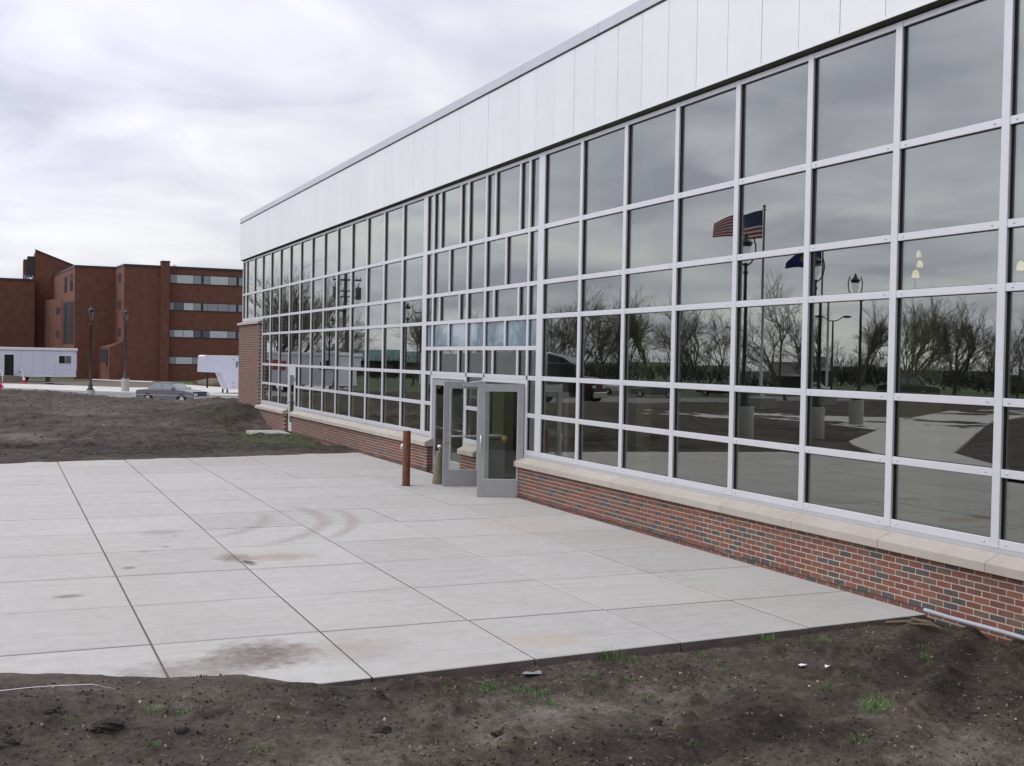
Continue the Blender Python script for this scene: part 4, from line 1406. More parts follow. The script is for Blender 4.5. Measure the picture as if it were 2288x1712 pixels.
# stair block, recess, tower, low wing
hb('stair_wall', MB().prism([(-148, -1.55), (-148, 2), (-157.9, 2), (-157.9, -3.6)], GZ, 9.75), M['hall'])
tw = MB()
tw.add([(-158, -4.62, GZ), (-158, 3.0, GZ), (-170, 3.0, GZ), (-170, -4.62, GZ), (-158, -4.62, 16.78), (-158, 3.0, 13.9), (-170, 3.0, 13.9), (-170, -4.62, 16.78)],
       [(0, 3, 2, 1), (4, 5, 6, 7), (0, 1, 5, 4), (1, 2, 6, 5), (2, 3, 7, 6), (3, 0, 4, 7)])
hb('tower_wall', tw, M['hall'])
hb('tower_edge', MB().add([(-157.9, -4.68, 16.80), (-157.9, 3.0, 13.92), (-158.3, 3.0, 13.92), (-158.3, -4.68, 16.80), (-157.9, -4.68, 16.95), (-157.9, 3.0, 14.07), (-158.3, 3.0, 14.07), (-158.3, -4.68, 16.95)],
   [(0, 3, 2, 1), (4, 5, 6, 7), (0, 1, 5, 4), (1, 2, 6, 5), (2, 3, 7, 6), (3, 0, 4, 7)]), M['hall_trim'])
hb('clerestory', MB().box(-164, -158.4, -5.65, -4.63, 13.3, 15.95), M['hall_trim'])
hb('clerestory', MB().box(-164, -158.6, -6.15, -5.66, 12.6, 15.5), M['hall'])
for k in range(3):
    hb('clerestory_pane', MB().box(-158.59, -158.35, -6.10 + 0.5 * k, -5.80 + 0.5 * k, 12.65, 13.25), M['hall_pane'])
hb('wing_wall', MB().box(-170, -156, -21, -4.7, GZ, 12.35), M['hall'])
hb('wing_parapet', MB().box(-170, -155.93, -21.05, -4.69, 12.351, 12.62), M['hall_trim'])
# low stub with a sloping top
sb2 = MB()
sb2.add([(-130.2, 3.10, GZ), (-130.2, 4.725, GZ), (-135.9, 4.725, GZ), (-135.9, 2.35, GZ), (-130.2, 3.10, 3.25), (-130.2, 4.725, 4.02), (-135.9, 4.725, 4.02), (-135.9, 2.35, 3.25)],
        [(0, 3, 2, 1), (4, 5, 6, 7), (0, 1, 5, 4), (1, 2, 6, 5), (2, 3, 7, 6), (3, 0, 4, 7)])
hb('stub_wall', sb2, M['hall'])
# ribbon windows
def ribbon(y0, y1, z0, z1, tones, x=-129.995):
    f = hb('window', MB().box(x - 0.02, x + 0.03, y0, y1, z0, z1), M['hall_trim'])
    n = len(tones)
    ws = [0.2, 0.55, 0.25] if n == 3 else [1 / n] * n
    if n == 4: ws = [0.14, 0.30, 0.33, 0.23]
    if n == 5: ws = [0.26, 0.17, 0.05, 0.27, 0.25]
    y = y0 + 0.10
    tot = y1 - y0 - 0.2
    for wd, tn in zip(ws, tones):
        p_ = MB().box(x + 0.031, x + 0.045, y + 0.03, y + wd * tot - 0.03, z0 + 0.14, z1 - 0.13)
        o = hb('pane', p_, M[tn], f)
        y += wd * tot
    return f
P_, B_, D_ = 'hall_pane', 'hall_blind', 'hall_dark_pane'
for (z0, z1), (ta, tb) in zip(((11.25, 12.52), (7.92, 9.07), (4.55, 5.66), (1.20, 2.30)),
                              (((P_, B_, P_), (P_, B_, P_)), ((P_, D_, B_, P_), (P_, P_, P_, P_)), ((P_, B_, B_, D_), (D_, B_, P_)), ((P_, B_, P_), (P_, B_, P_)))):
    ribbon(10.05, 14.05, z0, z1, ta); ribbon(14.11, 18.42, z0, z1, tb); ribbon(18.48, 22.8, z0, z1, ta); ribbon(22.86, 27.2, z0, z1, tb)
# windows and painted recesses on the side faces
def side_win(A, B, s0, s1, z0, z1, mat, depth=0.03):
    A = Vector((A[0], A[1], 0)); B = Vector((B[0], B[1], 0))
    e_ = (B - A).normalized(); n_ = Vector((e_.y, -e_.x, 0))
    if n_.y > 0: n_ = -n_
    p0_, p1_ = A + e_ * s0, A + e_ * s1
    poly = [p0_ + n_ * depth, p1_ + n_ * depth, p1_ - n_ * 0.05, p0_ - n_ * 0.05]
    return hb('window', MB().prism([(q.x, q.y) for q in poly], z0, z1), M[mat])
S0, S1 = (-136, -0.58), (-148, -1.47)
side_win(S0, S1, 7.3, 9.9, 10.42, 12.5, D_); side_win(S0, S1, 1.7, 4.4, 10.42, 12.5, D_)
side_win(S0, S1, 5.95, 10.7, 3.6, 9.05, 'hall_trim', 0.02); side_win(S0, S1, 0.5, 5.3, 3.6, 9.0, 'hall_trim', 0.02)  # tall recesses as flat dark slabs, their shade put into the colour
for z0, z1 in ((11.38, 12.42), (7.97, 9.03), (4.62, 5.65), (1.5, 2.6)):
    side_win((-130, 4.73), (-136.5, 4.2), 1.86, 3.9, z0, z1, D_)
for z0, z1 in ((7.65, 8.55), (4.5, 5.4)):
    side_win((-148, -1.55), (-157.9, -3.6), 0.8, 2.7, z0, z1, D_)
hb('window', MB().box(-131.8, -131.0, 2.2, 2.95, 1.3, 3.0), M[D_])
rv = MB(); rv.lathe([(0.5, 0), (0.5, 0.35), (0.3, 0.55), (0.0, 0.6)], 12, (-133, 10.9, 13.3))
hb('roof_vent', rv, M['galv'])

# ------------------------------------------------------------------ office trailers
def office_trailer(loc, rz, length, door_x, win_x, label, sign=None, steps=True):
    t = thing('office_trailer', label, 'office trailer', loc, rz)
    W = 2.9
    b = MB().cbox(0, length, -W, 0, 0.57, 3.42, 0.03)
    b.build('body', M['white2'], t)
    MB().cbox(-0.12, length + 0.12, -W - 0.1, 0.10, 3.425, 3.72, 0.03).build('roof', M['white'], t)
    MB().box(-0.01, length + 0.01, -W - .02, 0.02, 3.36, 3.4245).build('eave', M['coping'], t)
    MB().box(-0.015, length + .015, -W - 0.015, 0.022, 0.53, 0.66).build('skirt', M['white'], t)
    for k in range(1, int(length / 1.22)):
        if abs(1.22 * k - door_x - 0.5) > 0.8 and abs(1.22 * k - win_x - 0.7) > 0.9:
            MB().box(1.22 * k - 0.015, 1.22 * k + 0.015, 0.0005, 0.006, 0.67, 3.35).build('wall_seam', M['coping'], t)
    MB().box(-0.30, -0.02, -2.4, -0.5, 1.3, 3.2).build('end_unit', M['coping'], t)
    dr = MB().box(door_x - 0.10, door_x + 1.10, 0.0, 0.045, 0.66, 2.99).build('door', M['white'], t)
    MB().box(door_x, door_x + 1.0, 0.046, 0.052, 0.67, 2.92).build('doorway_panel', M['dark'] if sign is None else M['dkgreen'], dr)  # flat panel painting the doorway's inner shade; dark green where there is a sign
    wf = MB().box(win_x - 0.06, win_x + 1.42, 0.0, 0.03, 1.98, 2.92).build('window', M['white'], t)
    MB().box(win_x, win_x + 0.66, 0.031, 0.04, 2.04, 2.86).build('pane', M['carglass'], wf)
    MB().box(win_x + 0.70, win_x + 1.36, 0.031, 0.04, 2.04, 2.86).build('pane', M['dark'], wf)
    for x in (2.6, length - 2.6, length / 2):
        MB().box(x - 0.2, x + 0.2, -1.6, -1.2, 0.0, 0.529).build('support_block', M['conc'], t)
    for x in (length / 2 - 0.6, length / 2 + 0.4):
        wl = MB(); wl.tube([(x, -0.5, 0.36), (x, -0.25, 0.36)], 0.36, 14)
        wl.build('wheel', M['rubber'], t)
    if sign:
        MB().box(sign[0], sign[1], 0.056, 0.085, sign[2], sign[3]).build('sign_board', M['red'], t)
    return t
T1 = office_trailer((-119.44, -1.23, -0.75), math.atan2(-0.939, 0.345), 12.2, 6.9, 0.62, 'white site office trailer with an open doorway and wooden steps')
ws = thing('wooden_steps', 'weathered wooden steps with white handrails at the trailer doorway', 'steps', (-119.44, -1.23, -0.75), math.atan2(-0.939, 0.345))
for k in range(4):
    MB().box(6.3, 8.6, 0.05 + 0.30 * k, 0.05 + 0.30 * k + (0.9 if k == 0 else 0.30), 0.0, 0.62 - 0.16 * k - (0.0 if k else 0.0)).build('tread', M['wood'], ws) if k else MB().box(6.3, 8.6, 0.06, 0.345, 0.0, 0.63).build('tread', M['wood'], ws)
for x in (6.35, 8.5):
    hr = MB(); hr.tube([(x, 1.25, 0.0), (x, 1.15, 0.95), (x, 0.15, 1.62), (x, 0.12, 0.6)], 0.05, 6)
    hr.build('handrail', M['white'], ws)
pk = MB(); pk.xf(Matrix())
pk.box(-0.6, 0.6, -0.06, 0.06, -0.02, 0.02)
pk.xf(Matrix.Rotation(0.5, 4, 'Y'))
tag(pk.build('loose_board', M['plywood'], None, (-116.0, -7.4, 0.12)), 'tan board leaning on the wooden trailer steps', 'board')
bpy.data.objects['loose_board'].rotation_euler = (0, 0, -1.2)
cn = thing('traffic_cone', 'red traffic cone with a white band beside the trailer steps', 'traffic cone', (-111.3, -6.75, -0.78))
MB().box(-0.24, 0.24, -0.24, 0.24, 0.0, 0.04).build('base', M['red'], cn)
MB().lathe([(0.20, 0.041), (0.125, 0.38)], 14).build('cone', M['red'], cn)
MB().lathe([(0.125, 0.381), (0.075, 0.62)], 14).build('band', M['white'], cn)
MB().lathe([(0.075, 0.621), (0.03, 0.86), (0.0, 0.87)], 14).build('tip', M['red'], cn)
cn.scale = (1.15, 1.15, 1.0)
hy = thing('fire_hydrant', 'magenta red fire hydrant cut by the left photo edge', 'fire hydrant', (-79.9, -9.02, -0.69))
MB().lathe([(0.20, 0.0), (0.20, 0.05), (0.13, 0.06), (0.13, 0.55), (0.17, 0.56), (0.17, 0.60), (0.14, 0.62), (0.12, 0.72), (0.05, 0.80), (0.05, 0.86), (0.0, 0.87)], 16).build('barrel', M['hydrant'], hy)
nz = MB(); nz.tube([(0, -0.26, 0.45), (0, 0.26, 0.45)], 0.065, 10); nz.tube([(0.0, 0, 0.42), (0.25, 0, 0.42)], 0.085, 10)
nz.build('nozzle', M['hydrant'], hy)
T2 = office_trailer((-97.4, -13.0, -0.75), math.atan2(-0.545, 0.838), 12.6, 3.0, 10.3, 'white site trailer with a red sign board, mirrored in the far panes', sign=(2.5, 5.9, 2.0, 2.9))

# ------------------------------------------------------------------ lamps
LT = ['nearer dark lamp post with a lantern top, between the trailer and the grey sedan',
      'farther dark lamp post on a pale block, before the red brick hall above the sedan',
      'lyre shaped lamp post mirrored below the blue flag edge, right of both flags',
      'lyre shaped lamp post mirrored in front of the blue flag',
      'lyre shaped lamp post mirrored in front of the striped flag',
      'lyre lamp post mirrored before the white trailer with the red sign',
      'lyre lamp post mirrored between the trailer and the distant teal roof']
LP = [(-52.9, -4.20, -0.64, 0.91), (-84.4, 0.72, -0.82, 1.10), (-19.86, -23.94, 0.0, 1.0), (-13.66, -16.94, 0.0, 1.0), (-12.83, -13.38, 0.0, 1.06), (-64.5, -13.2, -0.8, 0.98), (-40.4, -10.9, -0.3, 0.9)]
def lamp_post(loc, lb):
    t = thing('lamp_post', lb, 'lamp post', loc, 0.0, 'lantern lamp posts along the walks')
    MB().lathe([(0.30, -0.5), (0.30, 1.08), (0.28, 1.10), (0.0, 1.10)], 20).build('footing', M['conc'], t)
    MB().lathe([(0.23, 1.101), (0.23, 1.16), (0.15, 1.24), (0.13, 1.50), (0.10, 1.56), (0.068, 1.62), (0.048, 5.25), (0.075, 5.28), (0.075, 5.33), (0.05, 5.36), (0.05, 5.50), (0.09, 5.53), (0.06, 5.60), (0.0, 5.62)], 12).build('post', M['black'], t)
    for a in (0, PI):
        c_, s_ = math.cos(a), math.sin(a)
        pr = [(0.04, 5.52), (0.17, 5.62), (0.265, 5.80), (0.30, 6.02), (0.29, 6.20), (0.255, 6.30), (0.235, 6.40)]
        MB().tube([(r * c_, r * s_, z) for r, z in pr], 0.024, 6).build('arm', M['black'], t)
    MB().lathe([(0.05, 5.66), (0.08, 5.72), (0.135, 5.95), (0.15, 6.13), (0.148, 6.14)], 14).build('globe', M['lantern_glass'], t)
    MB().lathe([(0.165, 6.141), (0.175, 6.17), (0.15, 6.20), (0.21, 6.225), (0.20, 6.25), (0.12, 6.33), (0.08, 6.36), (0.08, 6.40), (0.04, 6.44), (0.05, 6.48), (0.0, 6.55)], 16).build('lantern_cap', M['black'], t)
    return t
lp0 = None
for (x, y, z, s_), lb in zip(LP, LT):
    if lp0 is None:
        lp0 = lamp_post((x, y, z), lb); lp0.rotation_euler = (0, 0, 1.42); lp0.scale = (s_, s_, s_)
    else:
        copy_tree(lp0, lb, (x, y, z), 1.42 if abs(y) < 5 else -1.155, None, (s_, s_, s_))

# ------------------------------------------------------------------ cars
def sedan(loc, rz, label, paint, group=None, kz=1.0):
    t = thing('parked_car', label, 'car', loc, rz, group)
    prof = [(-2.42, 0.42), (-2.45, 0.62), (-2.40, 0.86), (-1.55, 0.93), (0.95, 0.95), (1.6, 0.90), (2.22, 0.80), (2.40, 0.72), (2.43, 0.50), (2.38, 0.34),
            (1.86, 0.30), (1.80, 0.52), (1.62, 0.64), (1.42, 0.68), (1.22, 0.64), (1.04, 0.52), (0.98, 0.28), (-0.98, 0.28), (-1.04, 0.52), (-1.22, 0.64), (-1.42, 0.68), (-1.62, 0.64), (-1.80, 0.52), (-1.86, 0.32)]
    b = MB()
    n = len(prof)
    rings = []
    for y, sc, dz in ((-0.86, 0.985, 0.0), (-0.80, 1.0, 0.03), (0.80, 1.0, 0.03), (0.86, 0.985, 0.0)):
        rings += [(x * sc, y, z + (dz if z > 0.7 else 0)) for x, z in prof]
    fs = [tuple(range(n)), tuple(reversed(range(3 * n, 4 * n)))]
    for r in range(3):
        fs += [(r * n + (i + 1) % n, r * n + i, (r + 1) * n + i, (r + 1) * n + (i + 1) % n) for i in range(n)]
    b.add(rings, fs)
    b.build('body', M[paint], t)
    # cabin: pillars and roof, glass set in
    zc0, zc1 = 0.965, 1.385
    low = [(-1.55, 0.76), (0.98, 0.76)]; top = [(-1.02, 0.60), (0.28, 0.60)]
    c = MB()
    vs = [(-1.55, -.74, zc0), (0.98, -.74, zc0), (0.98, .74, zc0), (-1.55, .74, zc0), (-1.05, -.60, zc1), (0.30, -.60, zc1), (0.30, .60, zc1), (-1.05, .60, zc1)]
    c.add(vs, [(0, 3, 2, 1), (4, 5, 6, 7), (0, 1, 5, 4), (1, 2, 6, 5), (2, 3, 7, 6), (3, 0, 4, 7)])
    c.build('cabin', M[paint], t)
    MB().cbox(-1.07, 0.32, -0.615, 0.615, zc1 + 0.001, zc1 + 0.035, 0.012).build('roof', M[paint], t)
    def quad_on(a, b_, c_, d_, nm, off):
        a, b_, c_, d_ = map(Vector, (a, b_, c_, d_))
        nn_ = (b_ - a).cross(d_ - a).normalized() * off
        vs_ = [p_ + nn_ for p_ in (a, b_, c_, d_)] + [p_ + nn_ * 0.2 for p_ in (a, b_, c_, d_)]
        MB().add(vs_, [(0, 1, 2, 3), (4, 7, 6, 5), (0, 4, 5, 1), (1, 5, 6, 2), (2, 6, 7, 3), (3, 7, 4, 0)]).build(nm, M['carglass'], t)
    L2 = lambda p_, q_, k: tuple(p_[i] + (q_[i] - p_[i]) * k for i in range(3))
    for s_ in (-1, 1):
        A, B_, C_, D2 = (-1.55, s_ * .74, zc0), (0.98, s_ * .74, zc0), (0.30, s_ * .60, zc1), (-1.05, s_ * .60, zc1)
        for u0, u1 in ((0.10, 0.48), (0.535, 0.93)):
            q = []
            for u, v_ in ((u0, 0.10), (u1, 0.10), (u1 - 0.02, 0.88), (u0 + 0.02, 0.88)):
                q.append(L2(L2(A, B_, u), L2(D2, C_, u), v_))
            if s_ > 0: q = [q[1], q[0], q[3], q[2]]
            quad_on(*q, 'window', 0.012)
    quad_on(*[(0.98 - 0.68 * k, y * (0.70 - 0.12 * k), zc0 + (zc1 - zc0) * k) for y, k in ((-1, .08), (1, .08), (1, .92), (-1, .92))], 'windscreen', 0.012)
    quad_on(*[(-1.55 + 0.50 * k, y * (0.70 - 0.12 * k), zc0 + (zc1 - zc0) * k) for y, k in ((1, .08), (-1, .08), (-1, .92), (1, .92))], 'rear_window', 0.012)
    for x in (-1.42, 1.42):
        for s_ in (-1, 1):
            wl = MB(); wl.tube([(x, s_ * 0.66, 0.31), (x, s_ * 0.84, 0.31)], 0.31, 18)
            wo = wl.build('wheel', M['rubber'], t)
            rm = MB(); rm.tube([(x, s_ * 0.841, 0.31), (x, s_ * 0.855, 0.31)], 0.19, 14)
            rm.build('rim', M['chrome'], wo)
    for s_ in (-1, 1):
        MB().box(2.385, 2.44, min(s_ * .50, s_ * .80), max(s_ * .50, s_ * .80), 0.60, 0.73).build('headlight', M['carlight'], t)
        MB().box(-2.47, -2.41, min(s_ * .48, s_ * .82), max(s_ * .48, s_ * .82), 0.62, 0.78).build('tail_light', M['red'], t)
        MB().cbox(0.62, 0.76, min(s_ * .79, s_ * .97), max(s_ * .79, s_ * .97), 0.97, 1.09, 0.01).build('mirror', M[paint], t)
        MB().box(-2.35, 2.35, s_ * 0.868 - 0.008, s_ * 0.868 + 0.008, 0.545, 0.575).build('side_moulding', M['coping'], t)
    MB().box(2.39, 2.435, -0.46, 0.46, 0.60, 0.72).build('grille', M['black'], t)
    MB().cbox(2.40, 2.55, -0.84, 0.84, 0.36, 0.52, 0.02).build('bumper', M['coping'], t)
    MB().cbox(-2.57, -2.43, -0.84, 0.84, 0.36, 0.52, 0.02).build('bumper', M['coping'], t)
    MB().box(1.75, 2.38, -0.72, 0.72, 0.842, 0.846).build('hood_edge', M[paint], t)
    t.scale = (1, 1, kz)
    return t
sedan((-62.3, 1.72, -0.79), math.atan2(0.684, 0.725), 'grey old sedan half hidden behind the dirt crest', 'carpaint')
M['paint_white'] = vary('white_car_paint', (0.62, 0.62, 0.62), 0.35, 0.1, 0.05)
M['paint_dark'] = vary('dark_car_paint', (0.03, 0.032, 0.035), 0.3, 0.2, 0.1)
M['paint_red'] = vary('maroon_car_paint', (0.07, 0.012, 0.016), 0.3, 0.2, 0.1)
for x, y, rz, lb, pt, kz in ((-87.1, -47.2, 2.2, 'white parked sedan mirrored low in the third window column from the doors', 'paint_white', 1.0),
                             (-80.3, -50.2, 2.2, 'silver grey sedan mirrored under the bare trees left of the flagpole', 'carpaint', 1.0),
                             (-86.5, -62.2, 2.3, 'maroon parked sedan mirrored beyond the flagpole block', 'paint_red', 1.0),
                             (-80.5, -68.5, 2.3, 'white parked sedan mirrored to the right of the flagpole block', 'paint_white', 1.0),
                             (-44.5, -49.5, 2.4, 'tall dark vehicle mirrored at the far end of the walkway', 'paint_dark', 1.35)):
    sedan((x, y, -0.79 if x < -60 else far_T(x, y) + 0.08), rz, lb, pt, 'cars mirrored in the glass wall', kz)

# gooseneck trailer
GN = thing('gooseneck_trailer', 'white gooseneck cargo trailer on landing legs beside the brick hall', 'trailer', (-79.9, 6.49, -0.80), math.atan2(0.998, -0.054))
g = MB()
g.extrude_y([(0.0, 1.90), (0.06, 3.25), (0.2, 3.32), (12.5, 3.32), (12.5, 0.46), (2.1, 0.46), (1.50, 1.86)], 0.0, 2.4)
g.build('body', M['white2'], GN)
MB().extrude_y([(-0.012, 1.95), (-0.012, 1.93), (0.046, 3.2), (0.056, 3.2)], 0.10, 2.3).build('nose_shade', M['coping'], GN)  # grey sheet puts the darker shading of the nose front into colour
for y in (0.35, 2.0):
    MB().box(2.05, 2.17, y, y + 0.12, 0.0, 0.459).build('landing_leg', M['black'], GN)
MB().box(0.52, 0.66, 1.1, 1.24, 0.55, 1.86).build('coupler', M['black'], GN)
MB().box(0.5, 12.5, -0.012, -0.001, 3.22, 3.30).build('top_rail', M['white'], GN)
for x in (8.6, 9.5):
    wl = MB(); wl.tube([(x, 0.0, 0.38), (x, 0.25, 0.38)], 0.38, 14); wl.build('wheel', M['rubber'], GN)
for q in ((2.36, 2.41), ):
    for z in (1.0, 0.70, 3.0):
        lb_ = MB(); lb_.tube([(2.5, -0.02, z), (2.5, -0.001, z)], 0.045, 8); lb_.build('marker_lamp', M['black'], GN)
tx = MB()
X0, Z0, h_ = 2.72, 2.30, 0.50
tx.box(X0, X0 + 0.10, -0.02, -0.001, Z0, Z0 + h_); tx.box(X0 + 0.10, X0 + 0.34, -0.02, -0.001, Z0 + h_ - 0.10, Z0 + h_); tx.box(X0 + 0.10, X0 + 0.29, -0.02, -0.001, Z0 + 0.20, Z0 + 0.29)
tx.build('letter', M['green_text'], GN)
ee = MB()
pe = [(X0 + 0.55 + 0.14 * math.cos(a), -0.012, Z0 + 0.15 + 0.15 * math.sin(a)) for a in [2 * PI * k / 20 for k in range(0, 18)]]
ee.tube(pe, 0.04, 6); ee.tube([(X0 + 0.42, -0.012, Z0 + 0.16), (X0 + 0.69, -0.012, Z0 + 0.16)], 0.035, 6)
ee.build('letter', M['green_text'], GN)
sp = thing('soil_pile', 'low pale soil pile behind the gooseneck trailer leg', 'soil pile', (-108, 12.8, -0.7))
v = IC2.copy(); v = v * (1 + 0.25 * fbm(v[:, 0] * 2, v[:, 1] * 2 + v[:, 2], 3))[:, None] * np.array([2.0, 3.0, 0.75])
me = bpy.data.meshes.new('pile'); me.from_pydata([tuple(q) for q in v], [], IF2); me.materials.append(M['soil'])
place('pile', me, sp)

# ------------------------------------------------------------------ what the glass mirrors: flagpoles, poles, truck, buildings, trees
def flagpole(loc, hgt, label, r0):
    t = thing('flagpole', label, 'flagpole', loc, 0, 'flagpoles mirrored in the glass')
    b = MB()
    b.cbox(-0.58, 0.58, -0.58, 0.58, -0.3, 0.72, 0.05)
    b.build('footing', M['conc'], t)
    MB().lathe([(r0 * 1.8, 0.721), (r0 * 1.8, 0.78), (r0, 0.82), (r0 * 0.55, hgt - 0.32), (0.10, hgt - 0.30), (0.10, hgt - 0.22), (0.03, hgt - 0.20), (0.03, hgt - 0.14)], 12).build('pole', M['galv'], t)
    MB().lathe([(0.0, 0.0), (0.07, 0.03), (0.10, 0.10), (0.07, 0.17), (0.0, 0.20)], 12, (0, 0, hgt - 0.2)).build('finial', M['tan'], t)
    MB().tube([(r0 + 0.05, 0, 1.5), (r0 * 0.55 + 0.05, 0, hgt - 0.4)], 0.012, 5).build('halyard', M['white'], t)
    return t
FP = (-33.94, -29.32, 0.0)
flagpole(FP, 11.45, 'tall flagpole on a concrete block carrying the striped flag, mirrored', 0.085)
FP2 = (-37.96, -36.70, 0.0)
flagpole(FP2, 10.25, 'shorter flagpole carrying the blue flag, mirrored at mid right', 0.075)
# striped flag streaming along -X, heights 9.56..11.1 at the hoist
def wavy(u, v_, Lx, hoist_z0, hoist_z1, droop, wamp):
    """u along the fly 0..1, v_ 0 bottom..1 top"""
    x = -Lx * u * (0.96 - 0.02 * v_)
    z0 = hoist_z0 + (hoist_z1 - hoist_z0) * v_
    z = z0 - droop * u ** 1.6 * (0.25 + 0.9 * v_) - (0.30 * u * u) * (v_ - 0.35) + 0.05 * math.sin(9 * u + 1.5)
    y = wamp * math.sin(7.5 * u + 0.8 * v_) * u
    return (x, y, z)
def flag(name, loc, label, cat, Lx, z0, z1, stripes, canton, mats, rz, droop, wamp):
    f = thing(name, label, cat, loc, rz)
    nu, nv = 40, 13 if stripes else 10
    mb = MB()
    mi = 0
    for j in range(nv):
        for i in range(nu):
            vs = [wavy(q, w_, Lx, z0, z1, droop, wamp) for q, w_ in ((i / nu, j / nv), ((i + 1) / nu, j / nv), ((i + 1) / nu, (j + 1) / nv), (i / nu, (j + 1) / nv))]
            if stripes:
                m_ = 0 if j % 2 == 0 else 1
                if canton and i < 0.40 * nu and j >= 6: m_ = 2
            else:
                m_ = 0
            th = 0.006
            mb.add([(x, y + th, z) for x, y, z in vs] + [(x, y - th, z) for x, y, z in vs], [(0, 1, 2, 3), (7, 6, 5, 4)], m_)
    mb.build('cloth', mats, f)
    if canton:
        stb = MB()
        for r in range(9):
            for c in range(6 if r % 2 == 0 else 5):
                u = (c + (0.5 if r % 2 == 0 else 1.0)) / 6.0 * 0.40; v_ = 6 / 13 + (r + 0.5) / 9 * 7 / 13
                x, y, z = wavy(u, v_, Lx, z0, z1, droop, wamp)
                for s_ in (-1, 1):
                    pts_ = []
                    for k in range(10):
                        rr = 0.032 if k % 2 == 0 else 0.013
                        a = PI / 2 + k * PI / 5
                        pts_.append((x + rr * math.cos(a), y + s_ * 0.010, z + rr * math.sin(a)))
                    stb.add(pts_, [tuple(range(10)) if s_ < 0 else tuple(reversed(range(10)))])
        so_ = stb.build('star', M['flag_white'], f)
        so_['kind'] = 'stuff'
    else:
        em = MB()
        for s_ in (-1, 1):
            x, y, z = wavy(0.5, 0.5, Lx, z0, z1, droop, wamp)
            pts_ = [(x + 0.26 * math.cos(a), y + s_ * 0.03, z + 0.24 * math.sin(a)) for a in [2 * PI * k / 20 for k in range(20)]]
            em.add(pts_, [tuple(range(20)) if s_ < 0 else tuple(reversed(range(20)))])
        em.build('emblem', M['tan'], f)
    return f
flag('striped_flag', (FP[0] - 0.13, FP[1], 0), 'red and white striped flag with a blue starred canton, mirrored flying', 'flag', 3.05, 9.56, 11.1, True, True,
     [M['flag_red'], M['flag_white'], M['flag_blue']], math.radians(-52), 0.55, 0.28)
flag('blue_flag', (FP2[0] - 0.12, FP2[1], 0), 'plain blue flag with a tan emblem, mirrored behind a lamp post', 'flag', 2.3, 8.65, 10.0, False, False, [M['state_blue']], math.radians(-48), 0.75, 0.25)

# wooden utility pole with transformers
M['transformer'] = vary('grey_transformer', (0.16, 0.165, 0.17), 0.5, 0, 0.1)
UP = thing('utility_pole', 'wooden utility pole with two grey transformer cans, mirrored above the trailer', 'utility pole', (-96.3, -23.2, -0.8), -1.155)
MB().lathe([(0.24, 0.0), (0.17, 11.9), (0.0, 11.92)], 10).build('pole', M['pole_wood'], UP)
MB().box(-1.35, 1.35, 0.17, 0.30, 11.15, 11.32).build('crossarm', M['pole_wood'], UP)
MB().box(-0.95, 0.95, 0.17, 0.27, 10.05, 10.17).build('crossarm', M['pole_wood'], UP)
MB().box(-0.95, 0.95, 0.17, 0.27, 9.45, 9.57).build('crossarm', M['pole_wood'], UP)
for x in (-1.05, 1.05):
    MB().lathe([(0.0, 9.25), (0.29, 9.26), (0.29, 10.35), (0.33, 10.38), (0.33, 10.45), (0.10, 10.55), (0.07, 10.85), (0.0, 10.86)], 14, (x, 0.22, 0)).build('transformer', M['transformer'], UP)
for x in (-1.25, -0.6, 0.9, 1.25):
    MB().lathe([(0.05, 11.32), (0.07, 11.42), (0.04, 11.55), (0.0, 11.57)], 8, (x, 0.235, 0)).build('insulator', M['coping'], UP)
wr = MB()
for s_ in (-1, 1):
    wr.tube([(s_ * 1.05, 0.22, 10.8), (s_ * 1.18, 0.22, 11.0), (s_ * 1.2, 0.23, 11.3)], 0.02, 4)
    wr.tube([(s_ * 1.15, 0.42, 9.3), (s_ * 1.1, 0.5, 8.9), (s_ * 0.7, 0.45, 8.55), (s_ * 0.15, 0.25, 8.6)], 0.025, 4)
wr.build('cable', M['black'], UP)
MB().box(-0.55, 0.25, 0.15, 0.55, 8.1, 8.25).build('bracket', M['black'], UP)
UP2 = thing('utility_pole', 'thin bare utility pole with one crossarm, mirrored over a bushy tree', 'utility pole', (-141.8, -47.2, -0.8), -1.155)
MB().lathe([(0.20, 0.0), (0.14, 11.0), (0.0, 11.02)], 8).build('pole', M['pole_wood'], UP2)
MB().box(-1.25, 1.25, 0.14, 0.26, 9.9, 10.06).build('crossarm', M['pole_wood'], UP2)
MB().tube([(-0.7, 0.2, 9.9), (0, 0.14, 9.2), (0.7, 0.2, 9.9)], 0.03, 4).build('brace', M['pole_wood'], UP2)
# lot lights
LL = thing('lot_light', 'dark lot light with two curved arms, mirrored right of the blue flag', 'lot light', (-49.4, -46.3, -0.4), -1.0)
MB().lathe([(0.10, 0.0), (0.06, 6.2), (0.0, 6.22)], 10).build('pole', M['black'], LL)
for s_ in (-1, 1):
    MB().tube([(0, 0, 6.15), (s_ * 0.35, 0, 6.22), (s_ * 0.65, 0, 6.42)], 0.04, 6).build('arm', M['black'], LL)
    hd = MB(); hd.lathe([(0.0, -0.12), (0.20, -0.06), (0.24, 0.0), (0.16, 0.10), (0.0, 0.13)], 12)
    hd.xf(Matrix.Translation((s_ * 0.98, 0, 6.47)) @ Matrix.Diagonal((1.5, 1.0, 0.8, 1.0)))
    hd.build('lamp_head', M['black'], LL)
L3 = thing('box_light', 'square dark box light on a pole, mirrored at the right photo edge', 'lot light', (-24.8, -51.0, -0.2), -0.9)
MB().lathe([(0.10, 0.0), (0.08, 7.0), (0.0, 7.02)], 10).build('pole', M['black'], L3)
MB().cbox(-0.7, 0.7, -0.22, 0.22, 6.95, 7.25, 0.03).build('lamp_head', M['black'], L3)
